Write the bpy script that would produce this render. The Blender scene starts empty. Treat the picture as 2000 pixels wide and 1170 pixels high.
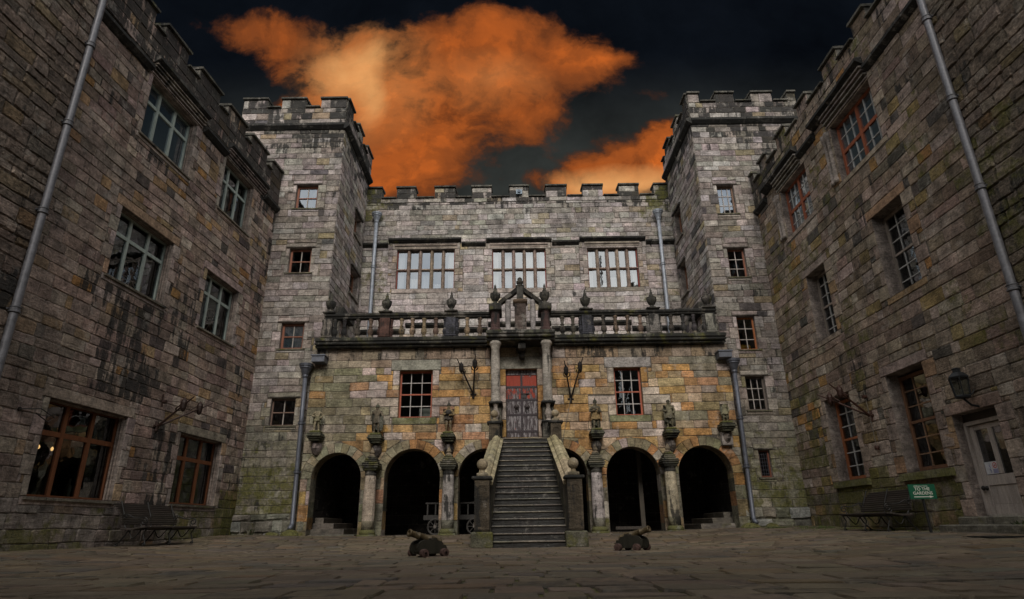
import bpy, math, random
from mathutils import Vector, Matrix
R = math.radians
rng = random.Random(7)
scene = bpy.context.scene
COL = scene.collection

# ------------------------------------------------------------------ helpers
class Frame:
    """a vertical wall frame: u along the wall, z up, d outward"""
    def __init__(s, ox, oy, ux, uy, nx, ny, flip=False):
        s.o, s.u, s.n, s.flip = (ox, oy), (ux, uy), (nx, ny), flip
    def P(s, u, z, d=0.):
        return (s.o[0]+s.u[0]*u+s.n[0]*d, s.o[1]+s.u[1]*u+s.n[1]*d, z)

class Floor:
    flip = False
    def P(s, u, v, d=0.):
        return (u, v, ground(u, v)+d)

def sst(a, b, x):
    t = min(1., max(0., (x-a)/(b-a))); return t*t*(3-2*t)

def ground(x, y):
    g = .22*sst(15.2, 19.4, y)
    g += .22*sst(3., 8.5, x)*sst(5., 12., y)*(1-.5*sst(15.2, 19.4, y))
    g += .13*sst(5., 8.6, -x)*sst(5., 12., y)*(1-.4*sst(15.2, 19.4, y))
    return g

class MB:
    def __init__(s): s.v, s.f, s.c, s.x = [], [], [], []
    def face(s, pts, col=(.3, .3, .3), fx=(0, 0, 0), flip=False):
        i = len(s.v); s.v += [tuple(p) for p in pts]
        idx = list(range(i, i+len(pts)))
        s.f.append(idx[::-1] if flip else idx); s.c.append(col); s.x.append(fx)
    def mesh(s, verts, faces, col=(.3, .3, .3), fx=(0, 0, 0)):
        i = len(s.v); s.v += [tuple(p) for p in verts]
        for f in faces: s.f.append([i+k for k in f]); s.c.append(col); s.x.append(fx)
    def box8(s, p, col=(.3, .3, .3), fx=(0, 0, 0)):
        s.mesh(p, [(0, 3, 2, 1), (4, 5, 6, 7), (0, 1, 5, 4), (1, 2, 6, 5), (2, 3, 7, 6), (3, 0, 4, 7)], col, fx)
    def box(s, x0, x1, y0, y1, z0, z1, col=(.3, .3, .3), fx=(0, 0, 0)):
        s.box8([(x0, y0, z0), (x1, y0, z0), (x1, y1, z0), (x0, y1, z0), (x0, y0, z1), (x1, y0, z1), (x1, y1, z1), (x0, y1, z1)], col, fx)
    def cbox(s, x0, x1, y0, y1, z0, z1, col=(.3, .3, .3), fx=(0, 0, 0), b=.02):
        """box whose four upper and lower edges are chamfered"""
        def ring(i, z): return [(x0+i, y0+i, z), (x1-i, y0+i, z), (x1-i, y1-i, z), (x0+i, y1-i, z)]
        v = ring(b, z0)+ring(0, z0+b)+ring(0, z1-b)+ring(b, z1)
        fs = [(3, 2, 1, 0), (12, 13, 14, 15)]
        for k in range(3):
            for j in range(4): fs.append((k*4+j, k*4+(j+1) % 4, k*4+4+(j+1) % 4, k*4+4+j))
        s.mesh(v, fs, col, fx)
    def fbox(s, fr, u0, u1, z0, z1, d0, d1, col=(.3, .3, .3), fx=(0, 0, 0), b=0.):
        P = fr.P
        p = [P(u0, z0, d1), P(u1, z0, d1), P(u1, z0, d0), P(u0, z0, d0), P(u0, z1, d1), P(u1, z1, d1), P(u1, z1, d0), P(u0, z1, d0)]
        if b: p[0] = P(u0+b, z0+b, d1); p[1] = P(u1-b, z0+b, d1); p[4] = P(u0+b, z1-b, d1); p[5] = P(u1-b, z1-b, d1)
        s.box8(p, col, fx)
    def tube(s, pts, r, n=8, col=(.3, .3, .3), fx=(0, 0, 0), r1=None, caps=True):
        pts = [Vector(p) for p in pts]; base = len(s.v); m = len(pts)
        up = Vector((0, 0, 1)); prev = None
        for i, p in enumerate(pts):
            t = (pts[min(i+1, m-1)]-pts[max(i-1, 0)]).normalized()
            if prev is None: a = t.cross(up if abs(t.z) < .95 else Vector((1, 0, 0))).normalized()
            else: a = (prev-t*prev.dot(t)).normalized()
            prev = a; b = t.cross(a)
            rr = r if r1 is None else r+(r1-r)*i/(m-1)
            for k in range(n):
                w = 2*math.pi*k/n; s.v.append(tuple(p+a*rr*math.cos(w)+b*rr*math.sin(w)))
        for i in range(m-1):
            for k in range(n):
                s.f.append([base+i*n+k, base+i*n+(k+1) % n, base+(i+1)*n+(k+1) % n, base+(i+1)*n+k]); s.c.append(col); s.x.append(fx)
        if caps:
            s.f.append([base+k for k in range(n)][::-1]); s.c.append(col); s.x.append(fx)
            s.f.append([base+(m-1)*n+k for k in range(n)]); s.c.append(col); s.x.append(fx)
    def lathe(s, c, prof, n=12, col=(.3, .3, .3), fx=(0, 0, 0), sq=False, axis=None, cols=None):
        """profile [(radius, height)] turned about a vertical (or given) axis; sq makes it four-sided"""
        base = len(s.v); m = len(prof); M = None
        if axis is not None: M = Vector((0, 0, 1)).rotation_difference(Vector(axis).normalized()).to_matrix()
        if sq: n = 4
        for r, h in prof:
            for k in range(n):
                w = 2*math.pi*(k+(.5 if sq else 0))/n; rr = r*(math.sqrt(2) if sq else 1)
                q = Vector((rr*math.cos(w), rr*math.sin(w), h))
                if M: q = M @ q
                s.v.append((c[0]+q.x, c[1]+q.y, c[2]+q.z))
        for i in range(m-1):
            for k in range(n):
                s.f.append([base+i*n+k, base+i*n+(k+1) % n, base+(i+1)*n+(k+1) % n, base+(i+1)*n+k]); s.c.append(cols[i] if cols else col); s.x.append(fx)
        s.f.append([base+k for k in range(n)][::-1]); s.c.append(cols[0] if cols else col); s.x.append(fx)
        s.f.append([base+(m-1)*n+k for k in range(n)]); s.c.append(cols[-1] if cols else col); s.x.append(fx)
    def prism(s, poly, fn, d0, d1, col=(.3, .3, .3), fx=(0, 0, 0)):
        """2-D polygon swept between two depths; fn(a, b, d) gives the point"""
        n = len(poly)
        v = [fn(a, b, d0) for a, b in poly]+[fn(a, b, d1) for a, b in poly]
        fs = [tuple(range(n))[::-1], tuple(range(n, 2*n))]+[(k, (k+1) % n, n+(k+1) % n, n+k) for k in range(n)]
        s.mesh(v, fs, col, fx)

def org(o):
    v = Vector((0, 0, 0))
    while o: v += o.location; o = o.parent
    return v

def part(name, mb, mat, parent=None, smooth=False, label=None, kind=None):
    me = bpy.data.meshes.new(name)
    off = org(parent) if parent else Vector((0, 0, 0))
    me.from_pydata([(a-off.x, b-off.y, c-off.z) for a, b, c in mb.v], [], mb.f)
    a = me.attributes.new('col', 'FLOAT_COLOR', 'FACE')
    a.data.foreach_set('color', [q for c in mb.c for q in (c[0], c[1], c[2], 1.)])
    a = me.attributes.new('fx', 'FLOAT_COLOR', 'FACE')
    a.data.foreach_set('color', [q for c in mb.x for q in (c[0], c[1], c[2], 1.)])
    if smooth:
        me.polygons.foreach_set('use_smooth', [True]*len(me.polygons))
    me.materials.append(mat)
    me.update()
    o = bpy.data.objects.new(name, me); COL.objects.link(o)
    if parent: o.parent = parent
    if label: o['label'] = label
    if kind: o['kind'] = kind
    return o

def auto_smooth(o, ang=40):
    try:
        o.data.set_sharp_from_angle(angle=R(ang))
    except Exception: pass
    return o

def tag(o, label, cat, group=None, kind=None):
    o['label'] = label; o['category'] = cat
    if group: o['group'] = group
    if kind: o['kind'] = kind
    return o

def thing(name, label, cat, loc=(0, 0, 0), group=None):
    o = bpy.data.objects.new(name, None); COL.objects.link(o); o.location = loc
    o.empty_display_size = .2
    return tag(o, label, cat, group)

def dup(o, parent=None):
    c = o.copy(); COL.objects.link(c); c.parent = parent
    for ch in list(o.children): dup(ch, c)
    return c

def hsh(i, j, s):
    n = (i*374761393+j*668265263+s*1442695041) & 0xffffffff
    n = ((n ^ (n >> 13))*1274126177) & 0xffffffff
    return ((n ^ (n >> 16)) & 0xffff)/65535.
def vn(x, y, s=0):
    i, j = math.floor(x), math.floor(y); a, b = x-i, y-j
    a = a*a*(3-2*a); b = b*b*(3-2*b)
    return (hsh(i, j, s)*(1-a)+hsh(i+1, j, s)*a)*(1-b)+(hsh(i, j+1, s)*(1-a)+hsh(i+1, j+1, s)*a)*b
def fbm(x, y, s=0): return (vn(x, y, s)+.5*vn(2*x, 2*y, s+1)+.25*vn(4*x, 4*y, s+2))/1.75
def mix(a, b, t): return tuple(p+(q-p)*t for p, q in zip(a, b))
def sc(a, k): return tuple(p*k for p in a)

# ------------------------------------------------------------------ materials
class NT:
    def __init__(s, m): s.t = m.node_tree; s.n = s.t.nodes; s.l = s.t.links
    def add(s, t, **k):
        n = s.n.new(t)
        for a, b in k.items(): setattr(n, a, b)
        return n
    def put(s, sock, v):
        if isinstance(v, bpy.types.NodeSocket): s.l.new(v, sock)
        elif v is not None: sock.default_value = v
    def math(s, op, a, b=None, c=None, clamp=False):
        n = s.add('ShaderNodeMath', operation=op); n.use_clamp = clamp
        for i, q in enumerate((a, b, c)):
            if q is not None: s.put(n.inputs[i], q)
        return n.outputs[0]
    def vmath(s, op, a, b=None):
        n = s.add('ShaderNodeVectorMath', operation=op); s.put(n.inputs[0], a)
        if b is not None: s.put(n.inputs[1], b)
        return n.outputs['Value'] if op in ('DOT_PRODUCT', 'LENGTH', 'DISTANCE') else n.outputs[0]
    def noise(s, vec, scale, detail=5, rough=.55, dist=0.):
        n = s.add('ShaderNodeTexNoise'); s.put(n.inputs['Vector'], vec)
        n.inputs['Scale'].default_value = scale; n.inputs['Detail'].default_value = detail
        n.inputs['Roughness'].default_value = rough; n.inputs['Distortion'].default_value = dist
        return n.outputs[0]
    def mapr(s, v, a, b, c=0., d=1., smooth=False):
        n = s.add('ShaderNodeMapRange'); n.clamp = True
        if smooth: n.interpolation_type = 'SMOOTHSTEP'
        s.put(n.inputs[0], v)
        for i, q in enumerate((a, b, c, d)): s.put(n.inputs[i+1], q)
        return n.outputs[0]
    def mixc(s, f, a, b, blend='MIX'):
        n = s.add('ShaderNodeMix', data_type='RGBA', blend_type=blend)
        s.put(n.inputs[0], f)
        for i, q in ((6, a), (7, b)):
            s.put(n.inputs[i], q if isinstance(q, bpy.types.NodeSocket) else (q[0], q[1], q[2], 1.))
        return n.outputs[2]
    def grey(s, v):
        n = s.add('ShaderNodeCombineXYZ')
        for i in range(3): s.put(n.inputs[i], v)
        return n.outputs[0]
    def scale3(s, v, k):
        return s.vmath('MULTIPLY', v, k)

def newmat(name):
    m = bpy.data.materials.new(name); m.use_nodes = True
    t = NT(m); b = t.n['Principled BSDF']; return m, t, b

def stone_mat(name, bump=.6, rough=.88, fine=1., streak=1., spec=.3, gloss=0., con=1.):
    m, t, b = newmat(name)
    pos = t.add('ShaderNodeNewGeometry').outputs['Position']
    at = t.add('ShaderNodeAttribute', attribute_name='col').outputs['Color']
    fx = t.add('ShaderNodeAttribute', attribute_name='fx').outputs['Color']
    sep = t.add('ShaderNodeSeparateColor'); t.l.new(fx, sep.inputs[0])
    big = t.noise(pos, .55, 4); mid = t.noise(pos, 3.4, 7, .62); sm = t.noise(pos, 17*fine, 7, .65); ti = t.noise(pos, 70*fine, 3, .6)
    bed = t.noise(t.scale3(pos, (2.2, 2.2, 15.)), 1.6, 5, .6, .6)
    k = t.math('MULTIPLY', t.mapr(mid, .32, .68, .50, 1.42), t.mapr(sm, .30, .70, .58, 1.36))
    k = t.math('MULTIPLY', k, t.mapr(ti, .3, .7, .74, 1.22))
    k = t.math('MULTIPLY', k, t.mapr(bed, .33, .67, .78, 1.18))
    k = t.math('MULTIPLY', k, t.mapr(big, .3, .7, .8, 1.16))
    if con < 1: k = t.math('ADD', t.math('MULTIPLY', k, con), 1-con)
    c = t.mixc(1., at, t.grey(k), 'MULTIPLY')
    # rain-blackened crust: patches and vertical runs
    run = t.noise(t.scale3(pos, (5.5, 5.5, .55)), 1., 6, .65)
    blot = t.noise(pos, 1.5, 8, .68)
    st = t.math('ADD', t.math('MULTIPLY', run, .5), t.math('MULTIPLY', blot, .5))
    th = t.math('SUBTRACT', .69, t.math('MULTIPLY', sep.outputs[0], .33))
    f = t.mapr(st, th, t.math('ADD', th, .045), 0., .9*streak)
    c = t.mixc(f, c, (.022, .022, .021))
    # pale lichen specks
    li = t.noise(pos, 9., 6, .7)
    c = t.mixc(t.mapr(li, .64, .73, 0., .42*con*con), c, (.36, .35, .31))
    lp = t.noise(t.vmath('ADD', pos, (3., 9., 4.)), 2.3, 7, .68)
    c = t.mixc(t.mapr(lp, .58, .66, 0., .34*con*con), c, (.46, .42, .37))
    # moss and algae
    mo = t.noise(pos, 2.1, 8, .7)
    th2 = t.math('SUBTRACT', .80, t.math('MULTIPLY', sep.outputs[1], .48))
    g = t.mapr(mo, th2, t.math('ADD', th2, .12), 0., .8)
    c = t.mixc(g, c, t.mixc(t.mapr(sm, .3, .7), (.045, .05, .012), (.17, .16, .035)))
    t.l.new(c, b.inputs['Base Color'])
    h = t.math('ADD', t.math('MULTIPLY', sm, .55), t.math('MULTIPLY', mid, .55))
    h = t.math('ADD', h, t.math('MULTIPLY', ti, .2)); h = t.math('ADD', h, t.math('MULTIPLY', bed, .42))
    bp = t.add('ShaderNodeBump'); bp.inputs['Strength'].default_value = bump; bp.inputs['Distance'].default_value = .075
    t.l.new(h, bp.inputs['Height']); t.l.new(bp.outputs[0], b.inputs['Normal'])
    b.inputs['Roughness'].default_value = rough; b.inputs['Specular IOR Level'].default_value = spec
    if gloss: t.l.new(t.mapr(mid, .35, .62, rough-gloss, rough), b.inputs['Roughness'])
    return m

def attr_mat(name, rough=.6, metal=0., spec=.5, bump=.2, var=.5, nscale=14., wood=False):
    m, t, b = newmat(name)
    tc = t.add('ShaderNodeTexCoord').outputs['Object']
    at = t.add('ShaderNodeAttribute', attribute_name='col').outputs['Color']
    v = t.scale3(tc, (1, 1, .12)) if wood else tc
    n1 = t.noise(v, nscale, 6, .65); n2 = t.noise(tc, nscale*3.3, 4, .6)
    k = t.math('MULTIPLY', t.mapr(n1, .28, .72, 1-var*.6, 1+var*.5), t.mapr(n2, .3, .7, 1-var*.25, 1+var*.2))
    c = t.mixc(1., at, t.grey(k), 'MULTIPLY')
    t.l.new(c, b.inputs['Base Color'])
    bp = t.add('ShaderNodeBump'); bp.inputs['Strength'].default_value = bump; bp.inputs['Distance'].default_value = .01
    t.l.new(n1, bp.inputs['Height']); t.l.new(bp.outputs[0], b.inputs['Normal'])
    b.inputs['Metallic'].default_value = metal; b.inputs['Specular IOR Level'].default_value = spec
    t.l.new(t.mapr(n1, .3, .7, max(.05, rough-.12), min(1., rough+.12)), b.inputs['Roughness'])
    return m

def peel_mat(name, paint, under, th=.5, vz=.5):
    """flaking paint over old wood"""
    m, t, b = newmat(name)
    tc = t.add('ShaderNodeNewGeometry').outputs['Position']
    at = t.add('ShaderNodeAttribute', attribute_name='col').outputs['Color']
    fx = t.add('ShaderNodeAttribute', attribute_name='fx').outputs['Color']
    sep = t.add('ShaderNodeSeparateColor'); t.l.new(fx, sep.inputs[0])
    n = t.noise(t.scale3(tc, (9, 9, 3.)), 1.2, 8, .72); n2 = t.noise(t.scale3(tc, (40, 40, 3.)), 1., 5, .6)
    thr = t.math('SUBTRACT', .72, t.math('MULTIPLY', sep.outputs[0], .42))
    f = t.mapr(n, thr, t.math('ADD', thr, .025))
    f2 = t.mapr(t.noise(t.scale3(tc, (14, 14, 2.2)), 1.3, 8, .75), .50, .53)
    c = t.mixc(t.mapr(n2, .3, .7), (.035, .025, .028), (.11, .09, .095))
    c = t.mixc(t.math('MULTIPLY', f2, .75), c, (.34, .32, .33))
    c = t.mixc(f, c, t.mixc(1., at, t.grey(t.mapr(n2, .3, .7, .75, 1.1)), 'MULTIPLY'))
    t.l.new(c, b.inputs['Base Color']); b.inputs['Roughness'].default_value = .75
    bp = t.add('ShaderNodeBump'); bp.inputs['Strength'].default_value = .5; bp.inputs['Distance'].default_value = .008
    t.l.new(t.math('ADD', f, n2), bp.inputs['Height']); t.l.new(bp.outputs[0], b.inputs['Normal'])
    return m

def glass_mat(name, refl=.12, tint=(.6, .65, .65), see=True, base=(.012, .013, .014), wob=.12):
    """old window glass: a fixed share of mirror reflection rising at grazing angles"""
    m, t, b = newmat(name)
    pos = t.add('ShaderNodeNewGeometry').outputs['Position']
    out = t.n['Material Output']
    lw = t.add('ShaderNodeFresnel'); lw.inputs[0].default_value = 1.52
    gl = t.add('ShaderNodeBsdfGlossy'); gl.inputs['Roughness'].default_value = .015; gl.inputs['Color'].default_value = (.86, .93, 1, 1)
    bp = t.add('ShaderNodeBump'); bp.inputs['Strength'].default_value = wob; bp.inputs['Distance'].default_value = .02
    t.l.new(t.noise(pos, 2.6, 2), bp.inputs['Height']); t.l.new(bp.outputs[0], gl.inputs['Normal'])
    if see:
        tr = t.add('ShaderNodeBsdfTransparent'); tr.inputs['Color'].default_value = (*tint, 1)
        back = tr.outputs[0]
    else:
        b.inputs['Base Color'].default_value = (*base, 1); b.inputs['Roughness'].default_value = .2; back = b.outputs[0]
    mx = t.add('ShaderNodeMixShader')
    f = t.math('ADD', t.math('MULTIPLY', lw.outputs[0], 1.2), refl, clamp=True)
    t.l.new(f, mx.inputs[0]); t.l.new(back, mx.inputs[1]); t.l.new(gl.outputs[0], mx.inputs[2])
    t.l.new(mx.outputs[0], out.inputs['Surface'])
    return m

M_WALL = stone_mat('coursed_sandstone', .75)
M_ROUGH = stone_mat('rough_rubble_sandstone', 1., fine=.8)
M_TRIM = stone_mat('dressed_sandstone', .4)
M_CARVED = stone_mat('weathered_carved_stone', .7, fine=2.)
M_PAVE = stone_mat('worn_paving_flags', .22, rough=.78, spec=.35, streak=.6, gloss=.25, con=.42)
M_STEP = stone_mat('worn_stair_stone', .5, rough=.6, spec=.5, gloss=.15)
M_IRON = attr_mat('wrought_iron', .55, .3, .4, .3)
M_LEAD = attr_mat('painted_lead', .5, .35, .5, .2, .6, 9.)
M_PAINT = attr_mat('old_window_paint', .6, 0, .35, .3, .6, 12., wood=True)
M_WOOD = attr_mat('old_oak', .65, 0, .35, .5, .8, 11., wood=True)
M_PLAIN = attr_mat('plain_surface', .6, 0, .3, .1, .25)
M_DARK = attr_mat('room_plaster', .95, 0, .1, .1, .4, 2.)
M_DOOR = peel_mat('peeling_red_paint', None, None)
M_GLASS = glass_mat('old_window_glass', .03)
M_GLASS_SKY = glass_mat('silvered_window_glass', .30, tint=(.85, .88, .9), wob=.05)
M_GLASS_MID = glass_mat('reflecting_window_glass', .22, see=False, base=(.03, .045, .055))
M_GLASS_DIM = glass_mat('dim_window_glass', .05, see=False)
M_BULB, _t, _b = newmat('glowing_bulb')
_b.inputs['Emission Color'].default_value = (1., .55, .2, 1); _b.inputs['Emission Strength'].default_value = 1.6

# ------------------------------------------------------------------ masonry
def ring_stone(mb, fr, pts, col, fx, d, b=.014, jit=.005, g=.005):
    """one block of stone: a polygon ring in the joint and a smaller one proud of it"""
    if len(pts) == 4 and jit > .0025:      # worn corners and edges
        q = []; lim = min(math.dist(pts[0], pts[1]), math.dist(pts[1], pts[2]))*.22
        for k in range(4):
            p, a, e = Vector(pts[k]), Vector(pts[k-1]), Vector(pts[(k+1) % 4])
            c0, c1 = min(lim, rng.uniform(.006, .035)), min(lim, rng.uniform(.006, .035))
            q += [tuple(p+(a-p).normalized()*c0), tuple(p+(e-p).normalized()*c1), tuple((p+e)/2)]
        pts = q
    if jit > .0055 and not isinstance(fr, Floor):       # courses run a little out of level
        pts = [(u+.05*(fbm(u*1.3, z*1.3, 91)-.5), z+.075*(fbm(u*.7, z*1.1, 95)-.5)) for u, z in pts]
    n = len(pts); cx = sum(p[0] for p in pts)/n; cz = sum(p[1] for p in pts)/n
    hw = max(abs(p[0]-cx) for p in pts); hh = max(abs(p[1]-cz) for p in pts)
    if hw < .02 or hh < .02: return
    kx, kz = 1-min(.45, g/hw), 1-min(.45, g/hh); jx, jz = 1-min(.5, (b+g)/hw), 1-min(.5, (b+g)/hh)
    base = [(cx+(u-cx)*kx, cz+(z-cz)*kz) for u, z in pts]
    top = [(cx+(u-cx)*jx+rng.uniform(-jit, jit), cz+(z-cz)*jz+rng.uniform(-jit, jit)) for u, z in pts]
    tilt = rng.uniform(-.006, .006), rng.uniform(-.006, .006)
    v = [fr.P(u, z, 0) for u, z in base]+[fr.P(u, z, d+tilt[0]*(u-cx)/hw+tilt[1]*(z-cz)/hh) for u, z in top]
    fs = [tuple(range(n, 2*n))]+[(k, (k+1) % n, n+(k+1) % n, n+k) for k in range(n)]
    if fr.flip: fs = [f[::-1] for f in fs]
    mb.mesh(v, fs, col, fx)

def sub_rects(rects, h):
    out = []
    for a, b, c, d in rects:
        if h[1] <= a or h[0] >= b or h[3] <= c or h[2] >= d: out.append((a, b, c, d)); continue
        if h[0] > a: out.append((a, h[0], c, d))
        if h[1] < b: out.append((h[1], b, c, d))
        m0, m1 = max(a, h[0]), min(b, h[1])
        if h[2] > c: out.append((m0, m1, c, h[2]))
        if h[3] < d: out.append((m0, m1, h[3], d))
    return out

def masonry(mb, fr, u0, u1, z0, z1, pal, holes=(), arches=(), ch=(.22, .32), ln=(.4, .85), d=.017, b=.015, jit=.006, wob=0., g=.005):
    z = z0
    while z < z1-.01:
        h = rng.uniform(*ch)
        if z1-z-h < ch[0]*.6: h = z1-z
        h = min(h, z1-z)
        u = u0-rng.uniform(0, ln[0])
        while u < u1-.01:
            l = rng.uniform(*ln)*(1. if rng.random() > .12 else .6)
            a, e = max(u, u0), min(u+l, u1)
            if u1-e < .12: e = u1; l = 99
            u += l
            if e-a < .05: continue
            o = rng.uniform(-wob, wob) if wob else 0
            rects = [(a, e, z, z+h)]
            for hl in holes: rects = sub_rects(rects, hl)
            for q in rects:
                if q[1]-q[0] < .04 or q[3]-q[2] < .04: continue
                polys = clip_arches(q, arches)
                for p in polys:
                    c, fx = pal((q[0]+q[1])/2, (q[2]+q[3])/2)
                    ring_stone(mb, fr, p, c, fx, d*rng.uniform(.6, 1.5), b, jit, g)
        z += h

def clip_arches(q, arches):
    a, b, c, d = q
    hit = [k for k in arches if not (b <= k[0]-k[3] or a >= k[0]+k[3])]
    if len(hit) > 1 and d > hit[0][1]:
        m = (hit[0][0]+hit[1][0])/2
        if a+.02 < m < b-.02: return clip_arches((a, m, c, d), arches)+clip_arches((m, b, c, d), arches)
        arches = [min(hit, key=lambda k: abs(k[0]-(a+b)/2))]
    for (uc, zs, r, R_) in arches:
        if b <= uc-R_ or a >= uc+R_ or d <= zs or c >= zs+R_: continue
        if c < zs < d:
            return clip_arches((a, b, c, zs), ())+clip_arches((a, b, zs, d), arches)
        def w(z): return math.sqrt(max(0., R_*R_-(z-zs)**2)) if z < zs+R_ else 0.
        out = []
        zz = [c+(d-c)*k/4 for k in range(5)]
        # left remnant
        if a < uc:
            e = min(b, uc); pr = [(max(a, min(e, uc-w(z))), z) for z in zz]
            if max(p[0] for p in pr)-a > .05 and sum(p[0]-a for p in pr)/5 > .03:
                pr2 = [p for p in pr if p[0] > a+.004]
                pl = [(a, pr2[0][1])]+pr2+[(a, pr2[-1][1])]
                out.append(pl)
        if b > uc:
            e = max(a, uc); pr = [(min(b, max(e, uc+w(z))), z) for z in zz]
            if b-min(p[0] for p in pr) > .05 and sum(b-p[0] for p in pr)/5 > .03:
                pr2 = [p for p in pr if p[0] < b-.004]
                pl = [(b, pr2[-1][1])]+pr2[::-1]+[(b, pr2[0][1])]
                out.append(pl)
        return out
    return [[(a, c), (b, c), (b, d), (a, d)]]

def backing(mb, fr, u0, u1, z0, z1, holes=(), arches=(), col=(.15, .13, .108), fx=(.2, .2, 0), d=0.):
    us = {u0, u1}
    for h in holes: us |= {h[0], h[1]}
    for uc, zs, r, _ in arches: us |= {uc-r*math.cos(math.pi*k/20) for k in range(21)}
    us = sorted(u for u in us if u0 <= u <= u1)
    for a, b in zip(us, us[1:]):
        if b-a < 1e-5: continue
        m = (a+b)/2; lo = (z0, z0)
        for uc, zs, r, _ in arches:
            if abs(m-uc) < r:
                lo = tuple(zs+math.sqrt(max(0., r*r-(q-uc)**2)) for q in (a, b))
        cuts = sorted((h[2], h[3]) for h in holes if h[0] < m < h[1])
        cur = lo
        for c, e in cuts:
            if c > max(cur)+1e-4: mb.face([fr.P(a, cur[0], d), fr.P(b, cur[1], d), fr.P(b, c, d), fr.P(a, c, d)], col, fx, fr.flip)
            cur = (max(cur[0], e), max(cur[1], e))
        if z1 > max(cur)+1e-4: mb.face([fr.P(a, cur[0], d), fr.P(b, cur[1], d), fr.P(b, z1, d), fr.P(a, z1, d)], col, fx, fr.flip)

def reveal(mb, fr, u0, u1, z0, z1, dep, col=(.26, .22, .19), fx=(.2, .1, 0), d0=.012):
    P = fr.P
    for q in ([P(u0, z0, d0), P(u0, z1, d0), P(u0, z1, -dep), P(u0, z0, -dep)], [P(u1, z1, d0), P(u1, z0, d0), P(u1, z0, -dep), P(u1, z1, -dep)],
              [P(u0, z1, d0), P(u1, z1, d0), P(u1, z1, -dep), P(u0, z1, -dep)], [P(u1, z0, d0), P(u0, z0, d0), P(u0, z0, -dep), P(u1, z0, -dep)]):
        mb.face(q, col, fx, fr.flip)

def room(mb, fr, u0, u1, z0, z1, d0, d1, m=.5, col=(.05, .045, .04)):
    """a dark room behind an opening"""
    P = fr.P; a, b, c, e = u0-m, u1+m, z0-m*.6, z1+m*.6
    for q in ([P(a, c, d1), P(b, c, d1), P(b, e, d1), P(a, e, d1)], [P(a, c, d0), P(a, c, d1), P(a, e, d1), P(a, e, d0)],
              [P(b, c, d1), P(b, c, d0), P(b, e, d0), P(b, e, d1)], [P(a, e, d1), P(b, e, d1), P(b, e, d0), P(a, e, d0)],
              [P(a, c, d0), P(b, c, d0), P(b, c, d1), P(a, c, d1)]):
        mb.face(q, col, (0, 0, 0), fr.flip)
    # inner face of the wall round the opening
    for r_ in sub_rects([(a, b, c, e)], (u0, u1, z0, z1)):
        mb.face([P(r_[0], r_[2], d0), P(r_[1], r_[2], d0), P(r_[1], r_[3], d0), P(r_[0], r_[3], d0)], col, (0, 0, 0), not fr.flip)

def surround_rects(u0, u1, z0, z1, m=.17, alt=.13, nj=5, lint=.24, sill=.16, over=.2):
    """dressed blocks round an opening"""
    out = [(u0-over, u1+over, z1, z1+lint), (u0-over*.7, u1+over*.7, z0-sill, z0)]
    h = (z1-z0)/nj
    for k in range(nj):
        w = m+(alt if k % 2 else 0.)
        out.append((u0-w, u0, z0+k*h, z0+(k+1)*h)); w = m+(0. if k % 2 else alt)
        out.append((u1, u1+w, z0+k*h, z0+(k+1)*h))
    return out

def window(parent, fr, u0, u1, z0, z1, dep, cols, rows, fcol, glass, fw=.06, bw=.028, mainc=(), mainr=(), mw=.06, name='window', label=None, glaze=None, mat=None):
    """frame with glazing bars; one pane sheet behind them. cols, rows = bar positions as fractions"""
    f = MB(); P = fr.P; a, b = -dep, -dep-.07
    W, H = u1-u0, z1-z0; j = lambda: sc(fcol, rng.uniform(.85, 1.12))
    f.fbox(fr, u0, u0+fw, z0, z1, b, a, j()); f.fbox(fr, u1-fw, u1, z0, z1, b, a, j())
    f.fbox(fr, u0+fw, u1-fw, z1-fw, z1, b, a-.003, j()); f.fbox(fr, u0+fw, u1-fw, z0, z0+fw, b, a-.003, j())
    g = glaze or fcol
    for c in cols:
        w = mw if c in mainc else bw; q = u0+W*c
        f.fbox(fr, q-w/2, q+w/2, z0+fw, z1-fw, b+.01, a-(.006 if c in mainc else .02), sc(fcol if c in mainc else g, rng.uniform(.9, 1.1)))
    for r_ in rows:
        w = mw if r_ in mainr else bw; q = z0+H*r_
        f.fbox(fr, u0+fw, u1-fw, q-w/2, q+w/2, b+.013, a-(.009 if r_ in mainr else .023), sc(fcol if r_ in mainr else g, rng.uniform(.9, 1.1)))
    o = part(name, f, mat or M_PAINT, parent, label=label)
    p = MB(); ee = -dep-.045; w_ = lambda: ee+rng.uniform(-.004, .004)
    p.face([P(u0+.01, z0+.01, w_()), P(u1-.01, z0+.01, w_()), P(u1-.01, z1-.01, w_()), P(u0+.01, z1-.01, w_())], (.02, .02, .02), flip=fr.flip)
    part('pane', p, glass, o)
    return o

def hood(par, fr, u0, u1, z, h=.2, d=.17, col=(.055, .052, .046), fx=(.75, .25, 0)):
    """moulded string course"""
    mb = MB()
    P = fr.P; n = max(1, int((u1-u0)/.9)); prof = [(0, -.02), (.35*d, 0.), (d, .45*h), (d, .85*h), (.0, h+.03)]
    for k in range(n):
        a, b = u0+(u1-u0)*k/n+.002, u0+(u1-u0)*(k+1)/n-.002; o = rng.uniform(-.008, .008)
        v = [P(a, z+q+o, e if i in (0, 4) else e+o) for i, (e, q) in enumerate(prof)]+[P(b, z+q+o, e if i in (0, 4) else e+o) for i, (e, q) in enumerate(prof)]
        fs = [(i, i+1, 6+i, 5+i) for i in range(4)]+[(0, 1, 2, 3, 4), (9, 8, 7, 6, 5)]
        mb.mesh(v, [f if not fr.flip else f[::-1] for f in fs], sc(col, rng.uniform(.7, 1.4)), fx)
    part('string_course', mb, M_TRIM, par)

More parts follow.
